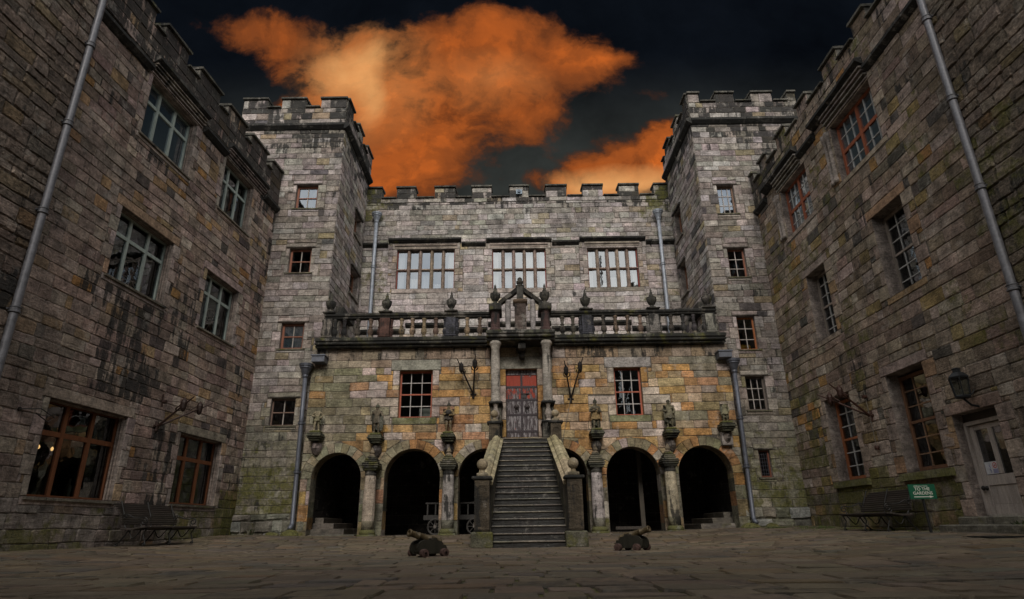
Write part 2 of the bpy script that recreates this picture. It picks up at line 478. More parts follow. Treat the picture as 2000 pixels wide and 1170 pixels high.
def parapet(parent, fr, u0, u1, z0, zc, zm, merlons, pal, thick=.45, d0=.05, ln=(.35, .8)):
    """crenellated parapet from z0: sills at zc, merlon tops at zm"""
    mb = MB(); P = fr.P
    f2 = Frame(fr.o[0]+fr.n[0]*d0, fr.o[1]+fr.n[1]*d0, *fr.u, *fr.n, flip=fr.flip)
    spans = [(max(u0, a), min(u1, b)) for a, b in merlons if min(u1, b)-max(u0, a) > .05]
    masonry(mb, f2, u0, u1, z0, zc, pal, ch=(.24, .34), ln=ln)
    backing(mb, f2, u0, u1, z0, zc)
    c, fx = (.15, .14, .12), (.5, .2, 0)
    mb.fbox(f2, u0, u1, z0, zc, -thick, -.02, c, fx)
    caps = []
    for a, b in spans:
        cap = MB(); caps.append(cap)
        masonry(mb, f2, a, b, zc, zm, pal, ch=(.24, .34), ln=ln); backing(mb, f2, a, b, zc, zm)
        mb.fbox(f2, a, b, zc, zm, -thick, -.002, c, fx)
        cap.fbox(f2, a-.05, b+.05, zm+.002, zm+.11, -thick-.05, .09, sc((.10, .095, .08), rng.uniform(.7, 1.3)), (.5, .45, 0), .02)
    edges = [u0]+[q for s_ in spans for q in s_]+[u1]
    for a, b in zip(edges[::2], edges[1::2]):
        if b-a > .06: cap = MB(); caps.append(cap); cap.fbox(f2, a+.002, b-.002, zc+.002, zc+.09, -thick-.06, .10, sc((.10, .095, .08), rng.uniform(.7, 1.3)), (.5, .45, 0), .02)
    o = part('parapet', mb, M_WALL, parent)
    for cap in caps: part('coping', cap, M_TRIM, o)
    return o

# ------------------------------------------------------------------ colours of the stones
def pick(tab):
    r = rng.random()*sum(w for _, w in tab)
    for c, w in tab:
        r -= w
        if r <= 0: return c
    return tab[-1][0]
def jit3(c, k=.16):
    q = rng.uniform(1-k, 1+k); return tuple(max(.008, a*q*rng.uniform(.95, 1.05)) for a in c)
T_LEFT = [((0.356, 0.270, 0.221), 5), ((0.292, 0.215, 0.176), 5), ((0.232, 0.170, 0.140), 4), ((0.410, 0.325, 0.270), 2), ((0.313, 0.210, 0.117), 1.2), ((0.346, 0.190, 0.072), .5), ((0.097, 0.080, 0.072), .7)]
T_RIGHT = [((0.313, 0.250, 0.194), 5), ((0.265, 0.200, 0.153), 5), ((0.205, 0.160, 0.117), 4), ((0.367, 0.295, 0.243), 2), ((0.259, 0.195, 0.090), 1.2), ((0.313, 0.175, 0.068), .5), ((0.097, 0.085, 0.072), .8)]
T_TOWER = [((.35, .31, .28), 5), ((.295, .255, .23), 5), ((.41, .365, .34), 3), ((.235, .205, .175), 3), ((.31, .25, .16), .9), ((.11, .10, .10), .5)]
T_MAIN = [((.41, .365, .345), 5), ((.36, .315, .29), 5), ((.47, .425, .41), 3), ((.29, .265, .225), 2.4), ((.36, .29, .19), .9), ((.14, .13, .125), .6)]
T_ARC = [((.48, .265, .095), 4.6), ((.45, .285, .115), 3.4), ((.48, .36, .25), 3.2), ((.54, .455, .41), 2.6), ((.43, .225, .10), 1.8), ((.31, .255, .165), 3.), ((.40, .225, .13), 1.4), ((.36, .275, .155), 2.6)]
T_ARCG = [((.20, .19, .125), 4), ((.24, .22, .16), 4), ((.29, .26, .21), 2), ((.26, .20, .11), 1.2), ((.31, .18, .075), .5)]
T_RUB = [((.26, .24, .20), 4), ((.20, .19, .14), 3), ((.30, .29, .27), 2), ((.15, .14, .11), 2)]

def pal_left(u, z):
    c = jit3(pick(T_LEFT)); p = fbm(u*.5, z*.5, 3)
    c = sc(c, .78+.45*p)
    if 9 < u < 13.2 and z < 9 and p > .45: c = mix(c, (.2, .17, .14), .4)
    st = .24+.55*sst(10.4, 12.4, z)+.35*(p < .33); mo = .05+.75*sst(3.2, .2, z)*fbm(u, z, 9)*1.7
    if u > 19: mo += .25; st += .25
    if z < 1.1: c = mix(c, (.21, .2, .185), .5)
    return c, (min(1, st), min(1, mo), 0)
def pal_right(u, z):
    c = jit3(pick(T_RIGHT)); p = fbm(u*.5, z*.5, 13)
    if z < 3.9 and 16 < u < 20 and rng.random() < .35: c = jit3(pick(T_ARC))
    c = sc(c, .78+.45*p); st = .2+.4*sst(10.8, 12.4, z)+.3*(p < .33)
    mo = .22+.42*(fbm(u*.7, z*.7, 5) > .52)+.55*sst(3.4, .2, z)
    if z < 1.3: c = mix(c, (.15, .135, .10), .6)
    return c, (min(1, st), min(1, mo), 0)
def pal_tower(u, z):
    c = jit3(pick(T_TOWER)); p = fbm(u*.6, z*.6, 21)
    st = .26+.6*sst(13.2, 15.2, z)*(rng.random() < .6)+.25*(p < .3); mo = .04+.75*sst(5.4, 1.4, z)+.3*(7.2 < z < 11.4)*(p > .5)
    if z < 4.2: c = mix(c, jit3((.21, .2, .13)), .55*sst(5., 2.2, z)+.1)
    return sc(c, .8+.4*p), (min(1, st), min(1, mo), 0)
def pal_main(u, z):
    c = jit3(pick(T_MAIN)); p = fbm(u*.5, z*.5, 31)
    st = .2+.6*sst(12.9, 14.2, z)*(rng.random() < .55)+.2*(p < .3)
    mo = .02+.6*sst(4.2, 6.2, abs(u-.3))*(p > .35)+.15*(z > 12.3)
    if z < 9.6: c = sc(mix(c, (.46, .415, .40), .35), 1.08)
    if z > 12.3: c = mix(c, jit3((.29, .275, .235)), .35)
    return sc(c, .92+.40*p), (min(1, st), min(1, mo), 0)
def pal_arc(u, z):
    w = sst(4.6, 6.2, abs(u-.3)+.4*fbm(u*2, z*2, 41))*(1. if u < 0 else .55)+.55*sst(3.0, 2.2, z)
    c = jit3(pick(T_ARCG if rng.random() < min(1., w) else T_ARC))
    st = -.12+.60*sst(5.3, 5.9, z); mo = .02+.32*(u > 3.)*(z > 2.9)*rng.random()+.18*w
    c = sc(mix(c, jit3((.44, .31, .19)), .1), 1.14)
    if z > 5.55: c = mix(c, jit3((.30, .26, .22)), .65)
    return c, (min(1, st), min(1, mo), 0)
def pal_loggia(u, z): return jit3((.035, .03, .026), .3), (.4, .1, 0)  # near-black stones on the loggia's floor and walls
def pal_pier(u, z):
    c = jit3(pick(T_ARC if rng.random() < .35 else T_ARCG)); return sc(c, .8), (.25, .3+.4*sst(.9, .2, z), 0)
def pal_rub(u, z): return jit3(pick(T_RUB), .25), (.3, .5, 0)
def pal_jamb(u, z): return jit3(pick([((.34, .28, .245), 4), ((.30, .24, .20), 3), ((.36, .25, .16), 1)]), .12), (.14, .08, 0)
def pal_jambR(u, z): return jit3(pick([((.32, .255, .205), 4), ((.28, .215, .17), 3), ((.34, .22, .13), 1)]), .12), (.14, .16, 0)

# ------------------------------------------------------------------ ground
gs = MB()
gs.face([(-300, -300, -.12), (300, -300, -.12), (300, 400, -.12), (-300, 400, -.12)], (.07, .065, .05))
tag(part('ground', gs, M_PAVE), 'rough earth under and around the castle', 'ground', kind='structure')
FL = Floor(); pv = MB()
nx, ny = 44, 60
for i in range(nx):
    for j in range(ny):
        x0, x1 = -11+22*i/nx, -11+22*(i+1)/nx; y0, y1 = -6+30.5*j/ny, -6+30.5*(j+1)/ny
        pv.face([FL.P(x0, y0, -.004), FL.P(x1, y0, -.004), FL.P(x1, y1, -.004), FL.P(x0, y1, -.004)], (.016, .018, .007), (.1, .8, 0))
def pal_flag(u, v):
    c = pick([((.130, .099, .066), 5), ((.112, .087, .059), 4), ((.148, .115, .079), 2), ((.100, .084, .065), 2), ((.13, .093, .055), 1.2)])
    edge = max(sst(6.6, 9., abs(u)), sst(13.5, 16.5, v)*.5)
    return sc(jit3(c, .14), .8+.4*fbm(u*.4, v*.4, 51)), (.14+.4*(fbm(u*.8, v*.8, 52) > .62), .08+.55*edge, 0)
class SlantFloor(Floor):
    def P(s, u, v, d=0.):
        y = v+.035*u+.05*math.sin(u*.9+v*.3)
        return (u, y, ground(u, y)+d)
masonry(pv, SlantFloor(), -9.9, 9.9, 2., 20.4, pal_flag, ch=(.30, .46), ln=(.34, .80), d=.013, b=.010, jit=.005, g=.014)
masonry(pv, FL, -6.4, 7., 20.5, 23.9, pal_loggia, ch=(.35, .55), ln=(.6, 1.2), d=.008, b=.008, jit=.008)
tag(part('paving', pv, M_PAVE), 'worn brown flagstone paving of the courtyard', 'paving', kind='structure')

# ------------------------------------------------------------------ left wing
k_ = math.hypot(1, .0625)
FLW = Frame(-8.68-20*.0625, 0, .0625, 1, 1/k_, -.0625/k_)
LW = thing('castle_wing', 'grey-brown stone wing with pale green mullioned windows above and brown wooden ones below', 'castle wing', (-9.9, 15, 0))
def wall_block(parent, fr, u0, u1, z0, z1, opens, pal, mat, palj=None, dep=.3, ch=(.22, .32), ln=(.35, .8), extra_holes=(), arches=(), d=.016, nj=5, jw=(.17, .13), jit=.009, sill=.16, rooms=True):
    mb = MB(); holes = []; tl = []
    for o in opens:
        holes.append(o[:4]); trims = MB(); tl.append(trims)
        if palj:
            for r_ in surround_rects(*o[:4], m=jw[0], alt=jw[1], nj=nj, sill=sill):
                holes.append(r_)
                c, fx = palj(r_[0], r_[2])
                ring_stone(trims, fr, [(r_[0], r_[2]), (r_[1], r_[2]), (r_[1], r_[3]), (r_[0], r_[3])], c, fx, d*1.25, .01, .002)
    masonry(mb, fr, u0, u1, z0, z1, pal, holes+list(extra_holes), arches, ch=ch, ln=ln, d=d, jit=jit)
    op = [o[:4] for o in opens]
    backing(mb, fr, u0, u1, z0, z1, op+list(extra_holes), [(a, b, c, c) for a, b, c, _ in arches])
    for o in opens:
        reveal(mb, fr, *o[:4], dep+.09, col=(.24, .2, .175))
    w = part('wall', mb, mat, parent)
    for q in tl:
        if q.v: part('surround', q, M_TRIM, w)
    if rooms and opens:
        for o in opens: rm = MB(); room(rm, fr, *o[:4], -dep-.1, -dep-2.6, m=.35); part('room', rm, M_DARK, parent)
    return w

lw_open = [(12.7, 14.75, 9.7, 11.42), (16.42, 18.26, 9.66, 11.42), (12.68, 14.76, 5.9, 7.64), (16.44, 18.32, 5.88, 7.62), (12.0, 14.34, 1.1, 2.96), (16.52, 18.66, 1.12, 2.92)]
LWALL = wall_block(LW, FLW, 10.55, 20.02, .0, 11.72, lw_open, pal_left, M_WALL, pal_jamb, dep=.3, jw=(.15, .14), ch=(.19, .29), ln=(.28, .66))
GREEN, BROWN, RED, WHITE = (.36, .41, .37), (.18, .065, .026), (.32, .095, .045), (.45, .44, .42)
for i, o in enumerate(lw_open):
    fc = GREEN if i < 4 else BROWN
    window(LW, FLW, *o, .2, (1/3, 2/3), (.66 if i >= 4 else .68,), fc, M_GLASS_MID if i < 1 else M_GLASS, fw=.05, mainc=(1/3, 2/3), mainr=(.66, .68), mw=.085 if i < 4 else .1)
    t_ = MB()   # roll moulding inside each jamb and under the lintel
    for e, dd in ((.0, -.06), (.0, -.13)):
        for q in (0, 1):
            u = o[q]; s_ = 1 if q == 0 else -1
            t_.fbox(FLW, min(u, u+s_*.035), max(u, u+s_*.035), o[2], o[3], dd-.035, dd, (.25, .2, .17), (.15, .1, 0), .008)
        t_.fbox(FLW, o[0]+.036, o[1]-.036, o[3]-.035, o[3], dd-.035, dd, (.25, .2, .17), (.2, .1, 0), .008)
    part('moulding', t_, M_TRIM, LW)
    s_ = MB(); s_.fbox(FLW, o[0]-.1, o[1]+.1, o[2]-.075, o[2]-.002, -.2, .07, (.16, .14, .11), (.4, .5 if i >= 4 else .25, 0), .012)
    part('sill', s_, M_TRIM, LW)
hood(LW, FLW, 10.6, 12.5, 11.38); hood(LW, FLW, 12.52, 15.0, 11.72, .22, .24); hood(LW, FLW, 15.02, 16.3, 11.38); hood(LW, FLW, 16.32, 18.95, 11.7, .22, .24); hood(LW, FLW, 18.97, 19.98, 11.4)
for a, b in ((12.56, 14.96), (16.34, 18.93)):
    hd = MB()
    for q, e in ((11.45, .05), (11.53, .09), (11.61, .13), (11.68, .17)):
        hd.fbox(FLW, a, b, q, q+.06, -.02, e, jit3((.2, .17, .15)), (.55, .1, 0), .012)
    part('hood_mould', hd, M_TRIM, LW)
parapet(LW, FLW, 10.55, 20.0, 11.72, 12.66, 13.05, [(11.2, 12.25), (12.7, 13.75), (14.35, 15.5), (16.0, 17.15), (17.55, 18.75), (19.15, 20.0)], pal_left)
def shell(parent, fr, u0, u1, zr, depth=7.):
    m = MB(); m.fbox(fr, u0, u1, zr-.25, zr, -depth, -.5, (.09, .09, .09)); part('roof', m, M_PLAIN, parent)
    m = MB(); m.fbox(fr, u0, u1, -.1, zr-.26, -depth-.4, -depth, (.25, .22, .19)); part('outer_wall', m, M_WALL, parent)
shell(LW, FLW, 10.6, 19.9, 12.2)

# ------------------------------------------------------------------ right wing
FRW = Frame(9.0, 0, .003, 1, -1, .003, flip=True)
RW = thing('castle_wing', 'mossy grey stone wing with red sash windows, a pale glazed door and tall brown windows', 'castle wing', (9.3, 15, 0))
rw_top = [(12.55, 14.55, 9.14, 10.86), (16.22, 18.05, 9.15, 10.84)]
rw_mid = [(12.5, 13.72, 5.44, 7.55), (16.28, 17.44, 5.43, 7.5)]
rw_low = [(16.38, 17.78, 1.5, 3.74), (13.2, 14.62, 1.48, 3.74)]
rw_door = [(11.5, 12.7, .5, 2.46)]
RWALL = wall_block(RW, FRW, 10.15, 20.02, .0, 11.3, rw_top+rw_mid+rw_low+rw_door, pal_right, M_WALL, pal_jambR, dep=.42, jw=(.2, .2), ch=(.22, .33), ln=(.34, .8), nj=6, jit=.010)
for o in rw_top:
    window(RW, FRW, *o, .17, (.165, .335, .5, .665, .83), (.25, .5, .75), RED, M_GLASS_MID, fw=.07, bw=.022, mainc=(.5,), mainr=(.5,), mw=.10, glaze=WHITE)
for o in rw_mid:
    window(RW, FRW, o[0], o[1], o[2], o[3]-.02, .29, (1/3, 2/3), (.167, .333, .5, .667, .833), (.30, .25, .21), M_GLASS, fw=.07, bw=.024, mainr=(.5,), mw=.05, glaze=WHITE)
for o, g in zip(rw_low, (WHITE, (.25, .15, .09))):
    fc = (.34, .12, .05) if g is WHITE else (.20, .10, .055)
    window(RW, FRW, o[0], o[1], o[2]+.03, o[3]-.06, .29, (1/3, 2/3), (.167, .333, .5, .667, .833), fc, M_GLASS, fw=.08, bw=.026, mainr=(.5,), mw=.06, glaze=g)
    m = MB(); m.fbox(FRW, o[0]-.22, o[1]+.22, o[2]-.2, o[2]-.002, -.3, .10, (.17, .16, .09), (.2, .75, 0), .02); part('sill', m, M_TRIM, RW)
hood(RW, FRW, 10.2, 12.45, 11.05); hood(RW, FRW, 12.47, 15.3, 11.3, .22, .26); hood(RW, FRW, 15.32, 16.35, 11.05); hood(RW, FRW, 16.37, 19.0, 11.3, .22, .26); hood(RW, FRW, 19.02, 19.98, 11.0)
for a, b in ((12.5, 14.7), (16.4, 18.2)):
    hd = MB()
    for q, e in ((10.9, .06), (11.0, .12), (11.11, .16), (11.21, .2)):
        hd.fbox(FRW, a, b, q, q+.07, -.02, e, jit3((.2, .175, .15)), (.4, .1, 0), .012)
    part('hood_mould', hd, M_TRIM, RW)
# engaged colonnettes beside the red windows
for o in rw_top:
    for u in (o[1]+.16, o[1]+.34): m = MB(); m.lathe(FRW.P(u, 9.2, .03), [(.09, 0), (.09, .1), (.06, .14), (.06, 1.35), (.1, 1.45), (.11, 1.6)], 8, (.27, .23, .2), (.2, .15, 0)); part('colonnette', m, M_TRIM, RW, smooth=True)
parapet(RW, FRW, 10.15, 20.0, 11.3, 12.2, 12.6, [(10.2, 10.95), (11.95, 12.6), (13.4, 14.25), (15.25, 15.95), (16.85, 17.6), (18.45, 19.1), (19.7, 20.)], pal_right)
shell(RW, FRW, 10.2, 19.9, 11.8)
# glazed door: frame, leaf with two long panes over a panel, knob, notices
DC = (.42, .365, .325)
dr = MB(); a0, b0 = rw_door[0][0], rw_door[0][1]
dr.fbox(FRW, a0, a0+.07, .52, 2.3, -0.2900, -0.1700, DC); dr.fbox(FRW, b0-.07, b0, .52, 2.3, -0.2900, -0.1700, DC); dr.fbox(FRW, a0+.07, b0-.07, 2.23, 2.3, -0.2900, -0.1700, DC)
dr.fbox(FRW, a0, b0, 2.3, 2.46, -0.2700, -0.2000, (.06, .05, .045))
for u0, u1, z0, z1 in ((a0+.07, a0+.2, .54, 2.22), (b0-.2, b0-.07, .54, 2.22), ((a0+b0)/2-.055, (a0+b0)/2+.055, 1.26, 2.14), (a0+.2, b0-.2, 2.12, 2.22), (a0+.2, b0-.2, 1.06, 1.26), (a0+.2, b0-.2, .54, .72)):
    dr.fbox(FRW, u0, u1, z0, z1, -0.2700, -0.2200+rng.uniform(0, .002), DC, b=.006)
dr.fbox(FRW, a0+.2, b0-.2, .72, 1.06, -0.2600, -0.2380, sc(DC, .92)); dr.fbox(FRW, a0+.05, b0-.05, .5, .545, -0.2700, -0.1700, (.4, .36, .31))
DOOR = part('door', dr, M_PAINT, RW)
m = MB(); m.face([FRW.P(a0+.18, 1.24, -0.2480), FRW.P(b0-.18, 1.24, -0.2480), FRW.P(b0-.18, 2.14, -0.2480), FRW.P(a0+.18, 2.14, -0.2480)], flip=True); part('pane', m, M_GLASS_DIM, DOOR)
m = MB(); m.lathe(FRW.P(b0-.13, 1.02, -0.2200), [(.045, 0), (.045, .012), (.018, .02), (.018, .05), (.045, .06), (.05, .08), (.03, .1)], 12, (.03, .028, .025), axis=(-1, 0, 0)); part('knob', m, M_IRON, DOOR, smooth=True)
m = MB(); m.fbox(FRW, b0-.37, b0-.21, 1.27, 1.5, -0.2420, -0.2340, (.6, .6, .62))
for k in range(7): m.fbox(FRW, b0-.36+.004*k, b0-.33+.006*(k % 3), 1.3+.026*k, 1.314+.026*k, -0.2330, -0.2310, (.08, .1, .3))
N1 = part('notice', m, M_PLAIN); tag(N1, 'small white notice with blue lettering taped inside the pale door glass', 'notice')
m = MB(); m.fbox(FRW, b0-.56, b0-.375, 1.27, 1.5, -0.2430, -0.2352, (.62, .6, .6))
for k in range(24):
    w0, w1 = 2*math.pi*k/24, 2*math.pi*(k+1)/24; cu, cz = b0-.465, 1.425
    m.face([FRW.P(cu+r*math.cos(w), cz+r*math.sin(w), -0.2330) for r, w in ((.042, w0), (.055, w0), (.055, w1), (.042, w1))], (.5, .03, .03), flip=True)
m.face([FRW.P(cu+a, cz+b, -0.2328) for a, b in ((-.036, .028), (-.028, .036), (.036, -.028), (.028, -.036))], (.5, .03, .03))
m.fbox(FRW, cu-.03, cu+.02, cz-.006, cz+.006, -0.2335, -0.2332, (.03, .03, .03)); m.fbox(FRW, cu+.022, cu+.03, cz-.006, cz+.006, -0.2335, -0.2332, (.3, .1, .1))
for k in range(4): m.fbox(FRW, b0-.54, b0-.40, 1.285+.02*k, 1.295+.02*k, -0.2345, -0.2330, (.08, .1, .35))
tag(part('notice', m, M_PLAIN), 'white no-smoking notice with a red ring beside the blue-lettered notice', 'notice')
ds = thing('stone_steps', 'two low worn stone steps under the pale glazed door', 'steps', (8.8, 11.8, .2))
for k, (q, z1) in enumerate(((.75, .36), (.42, .5))):
    m = MB(); m.cbox(9.0-q, 9.06, 10.5, 12.75-.12*k, .1+.2*k, z1, (.15, .14, .11), (.4, .5, 0), .02); part('step', m, M_STEP, ds)

# ------------------------------------------------------------------ near corner towers and the unseen range added behind
def near_tower(fr, u0, u1, label, x):
    t = thing('castle_tower', label, 'castle tower', (x, 6, 0))
    f2 = Frame(fr.o[0]+fr.n[0]*.05, fr.o[1]+fr.n[1]*.05, *fr.u, *fr.n, flip=fr.flip)
    mb = MB(); pal = pal_left if x < 0 else pal_right
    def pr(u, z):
        c, fx = pal(u, z); return sc(mix(c, (.2, .16, .12), .45), .74), (min(1, fx[0]+.1), min(1, fx[1]+.05), 0)  # stones darkened overall: an edge vignette put into their colour
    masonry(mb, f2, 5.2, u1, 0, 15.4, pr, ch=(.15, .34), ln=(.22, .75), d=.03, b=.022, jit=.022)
    backing(mb, f2, u0, u1, 0, 15.4)
    mb.fbox(f2, u0, u1, 0, 15.4, -7, -.01, (.2, .18, .15))
    part('wall', mb, M_ROUGH, t)
    c = MB(); n = int((u1-u0)/1.6)
    for k in range(n): c.fbox(f2, u0+1.6*k, u0+1.6*k+.85, 15.4, 16.1, -.5, .06, (.2, .18, .16), (.5, .2, 0))
    part('battlement', c, M_WALL, t)
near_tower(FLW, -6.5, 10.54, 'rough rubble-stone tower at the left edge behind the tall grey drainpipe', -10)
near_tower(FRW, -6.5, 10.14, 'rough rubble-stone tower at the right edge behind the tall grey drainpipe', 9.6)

FR_ = Frame(0, -8, 1, 0, 0, 1, flip=True)  # unseen range, added behind the camera to shade the near court
RR = thing('castle_range', 'unseen plain grey crenellated range opposite the staircase, added to shade the near courtyard', 'castle range', (0, -8, 0))
m = MB(); m.fbox(FR_, -9.8, 9., -.1, 12.8, -7, 0, (.21, .19, .16), (.3, .2, 0)); part('wall', m, M_ROUGH, RR)
m = MB()
for k in range(11): m.fbox(FR_, -9.8+1.72*k, -8.85+1.72*k, 12.8, 13.5, -.5, .04, (.2, .18, .16), (.5, .2, 0))
part('battlement', m, M_WALL, RR)
FP = thing('flagpole', 'white flagpole with a red and white flag on the near right tower roof', 'flagpole', (10.9, -5, 15.4))
m = MB(); m.tube([(10.9, -5, 15.4), (10.9, -5, 24.5)], .06, 8, (.5, .5, .5)); part('pole', m, M_PAINT, FP)
m = MB()
for k in range(8):
    for j in range(5):
        c = (.55, .02, .02) if j < 3 else (.6, .6, .6)
        q = [(10.8-.18*(k+a), -5+.12*math.sin((k+a)*1.1+j*.4), 24.0-.22*(j+b)-.30*(k+a)) for a, b in ((0, 0), (1, 0), (1, 1), (0, 1))]
        m.face(q, c)
part('flag', m, M_PLAIN, FP)

# ------------------------------------------------------------------ far corner towers
def far_tower(xi, xo, sgn, wins, swins, mer_f, mer_s, label):
    t = thing('castle_tower', label, 'castle tower', ((xi+xo)/2, 22, 0))
    ff = Frame(0, 20, 1, 0, 0, -1)
    fs_ = Frame(xi, 0, 0, 1, sgn, 0, flip=(sgn < 0))
    u0, u1 = min(xi, xo), max(xi, xo)
    # front
    mb = MB(); tl = []; holes = list(wins)
    for o in wins:
        trims = MB(); tl.append(trims)
        for r_ in surround_rects(*o, m=.14, alt=.16, nj=3, lint=.2, sill=.14, over=.14):
            holes.append(r_); c, fx = pal_tower(r_[0], r_[2])
            ring_stone(trims, ff, [(r_[0], r_[2]), (r_[1], r_[2]), (r_[1], r_[3]), (r_[0], r_[3])], sc(c, 1.08), fx, .018, .01, .002)
        trims.fbox(ff, o[0]-.14, o[1]+.14, o[3]+.02, o[3]+.07, 0, .05, (.12, .105, .09), (.5, .2, 0), .01)
        trims.fbox(ff, o[0]-.1, o[1]+.1, o[2]-.06, o[2]-.002, -.1, .06, (.15, .14, .10), (.3, .6, 0), .01)
    masonry(mb, ff, u0, u1, .9, 15.1, pal_tower, holes, ch=(.2, .3), ln=(.34, .8))
    masonry(mb, Frame(0, 19.95, 1, 0, 0, -1), u0, u1, 0, .9, pal_rub, ch=(.25, .4), ln=(.4, .8), d=.06, b=.05, jit=.03)
    mb.fbox(Frame(0, 19.95, 1, 0, 0, -1), u0, u1, 0, .9, -.3, 0, (.1, .095, .07), (.1, .6, 0))
    backing(mb, ff, u0, u1, 0, 15.1, wins)
    for o in wins: reveal(mb, ff, *o, .3, col=(.25, .215, .19))
    # side, with the loggia's dark end wall below
    sh = list(swins)
    masonry(mb, fs_, 20.0, 24.0, 6.3, 15.1, pal_tower, sh, ch=(.2, .3), ln=(.34, .8))
    backing(mb, fs_, 20.0, 24.0, 0, 15.1, sh)
    masonry(mb, fs_, 20.4, 24.0, .3, 6.0, pal_loggia, (), ch=(.3, .4), ln=(.5, .9))
    for o in swins: reveal(mb, fs_, *o, .3, col=(.25, .215, .19))
    # dressed quoins on the corner
    w_ = part('wall', mb, M_WALL, t)
    for q in tl: part('surround', q, M_TRIM, w_)
    for o in wins: rm = MB(); room(rm, ff, *o, -.31, -1.6, m=.25); part('room', rm, M_DARK, t)
    for o in swins: rm = MB(); room(rm, fs_, *o, -.31, -1.3, m=.25); part('room', rm, M_DARK, t)
    sh_ = MB(); sh_.box(min(xi, xi-sgn*4.6), max(xi, xi-sgn*4.6), 20.5, 24.6, 15.0, 15.08, (.09, .09, .09)); part('roof', sh_, M_PLAIN, t)
    hood(t, ff, u0, u1+.0, 15.02, .24, .2); hood(t, fs_, 19.85, 24.1, 15.02, .24, .2)
    parapet(t, ff, u0, u1, 15.24, 16.02, 16.42, mer_f, pal_tower, d0=.04)
    parapet(t, fs_, 20.0, 24.2, 15.24, 16.02, 16.42, mer_s, pal_tower, d0=.04)
    return t, ff, fs_
lt_w = [(-8.0, -7.2, 11.58, 12.56), (-7.97, -7.18, 9.0, 9.95), (-7.93, -7.15, 6.2, 7.12), (-7.96, -7.17, 3.62, 4.5)]
lt_s = [(22.35, 23.35, 11.75, 12.75), (22.4, 23.6, 9.2, 10.3)]
LT, LTF, LTS = far_tower(-6.42, -10.5, 1, lt_w, lt_s, [(-10.5, -9.55), (-8.98, -8.03), (-7.43, -6.42)], [(20, 20.85), (21.6, 22.45), (23.2, 24.2)],
    'square grey stone tower in the left far corner, its top against the orange cloud')
rt_w = [(7.7, 8.32, 11.12, 12.3), (7.74, 8.36, 8.6, 9.7), (7.71, 8.32, 5.95, 7.12), (7.7, 8.34, 3.9, 5.02), (7.77, 8.13, 1.79, 2.62)]
rt_s = [(22.6, 23.5, 11.65, 12.9), (22.75, 23.6, 9.2, 10.5)]
RT, RTF, RTS = far_tower(7.06, 11.3, -1, rt_w, rt_s, [(7.06, 7.5), (8.15, 8.87), (9.56, 10.38), (11.0, 11.3)], [(20, 20.6), (21.35, 22.15), (22.9, 23.7)],
    'square grey stone tower in the right far corner, its top against dark sky')
TR = (.25, .10, .06)
for i, o in enumerate(lt_w):
    window(LT, LTF, *o, .12, (.5,), (.5,), (TR, TR, TR, (.2, .13, .10))[i], (M_GLASS_SKY, M_GLASS, M_GLASS_MID, M_GLASS)[i], fw=.07 if i < 3 else .04, bw=.03, mainr=(.5,), mw=.035, glaze=(.4, .36, .32), label='window with a red-brown frame and pale bars' if i in (1, 2) else None)
for i, o in enumerate(rt_w):
    if i < 4: window(RT, RTF, *o, .12, (.36, .68) if i in (0, 3) else (.5,), (.33, .66), ((.2, .12, .08), TR, (.4, .14, .05), (.16, .13, .11))[i], (M_GLASS_SKY, M_GLASS, M_GLASS, M_GLASS)[i], fw=.055, bw=.026, glaze=(.42, .38, .35))
    else: window(RT, RTF, *o, .1, (.2, .4, .6, .8), (.14, .28, .43, .57, .71, .86), (.17, .06, .035), M_GLASS, fw=.05, bw=.012, glaze=(.05, .05, .06), label='small leaded window in a dark red frame')
for T_, F_, ws in ((LT, LTS, lt_s), (RT, RTS, rt_s)):
    for o in ws: window(T_, F_, *o, .18, (.5,), (.5,), (.25, .12, .07), M_GLASS, fw=.07)
    for o in ws: m = MB(); m.fbox(F_, o[0]-.15, o[1]+.15, o[3]+.02, o[3]+.12, 0, .1, (.11, .1, .09), (.5, .2, 0), .015); part('drip_stone', m, M_TRIM, T_); m = MB(); m.fbox(F_, o[0]-.1, o[1]+.1, o[2]-.1, o[2]-.002, -.1, .09, (.2, .18, .15), (.3, .4, 0), .015); part('sill', m, M_TRIM, T_)
    m = MB(); m.fbox(F_, 20.9, 22.5, 7.75, 8.05, .0, .3, (.07, .065, .055), (.6, .3, 0), .03); m.fbox(F_, 21.05, 21.2, 6.4, 7.74, 0, .12, (.2, .18, .15), (.3, .3, 0)); m.fbox(F_, 22.2, 22.35, 6.4, 7.74, 0, .12, (.2, .18, .15), (.3, .3, 0))
    part('doorcase', m, M_TRIM, T_)

# ------------------------------------------------------------------ the range between the towers
MR = thing('castle_range', 'pale grey crenellated range with three bright five-light windows between the two towers', 'castle range', (.3, 24, 6.2))
FM = Frame(0, 24, 1, 0, 0, -1)
mw_ = [(-4.92, -2.44, 9.9, 11.72), (-.82, 1.47, 9.87, 11.69), (3.27, 5.42, 9.85, 11.67)]
mb = MB(); tl = []; holes = list(mw_)
for o in mw_:
    tr_ = MB(); tl.append(tr_)
    for r_ in surround_rects(*o, m=.2, alt=.16, nj=6, lint=.28, sill=.2, over=.22):
        holes.append(r_); c, fx = pal_main(r_[0], 11.)
        ring_stone(tr_, FM, [(r_[0], r_[2]), (r_[1], r_[2]), (r_[1], r_[3]), (r_[0], r_[3])], mix(c, (.33, .27, .23), .5), (.12, .1, 0), .02, .01, .002)
masonry(mb, FM, -6.42, 7.06, 6.4, 12.2, pal_main, holes, ch=(.24, .33), ln=(.4, .95))
masonry(mb, FM, -6.42, 7.06, 12.2, 14.0, pal_main, (), ch=(.18, .28), ln=(.3, .75), jit=.010)
backing(mb, FM, -6.42, 7.06, 0, 14.0, mw_)
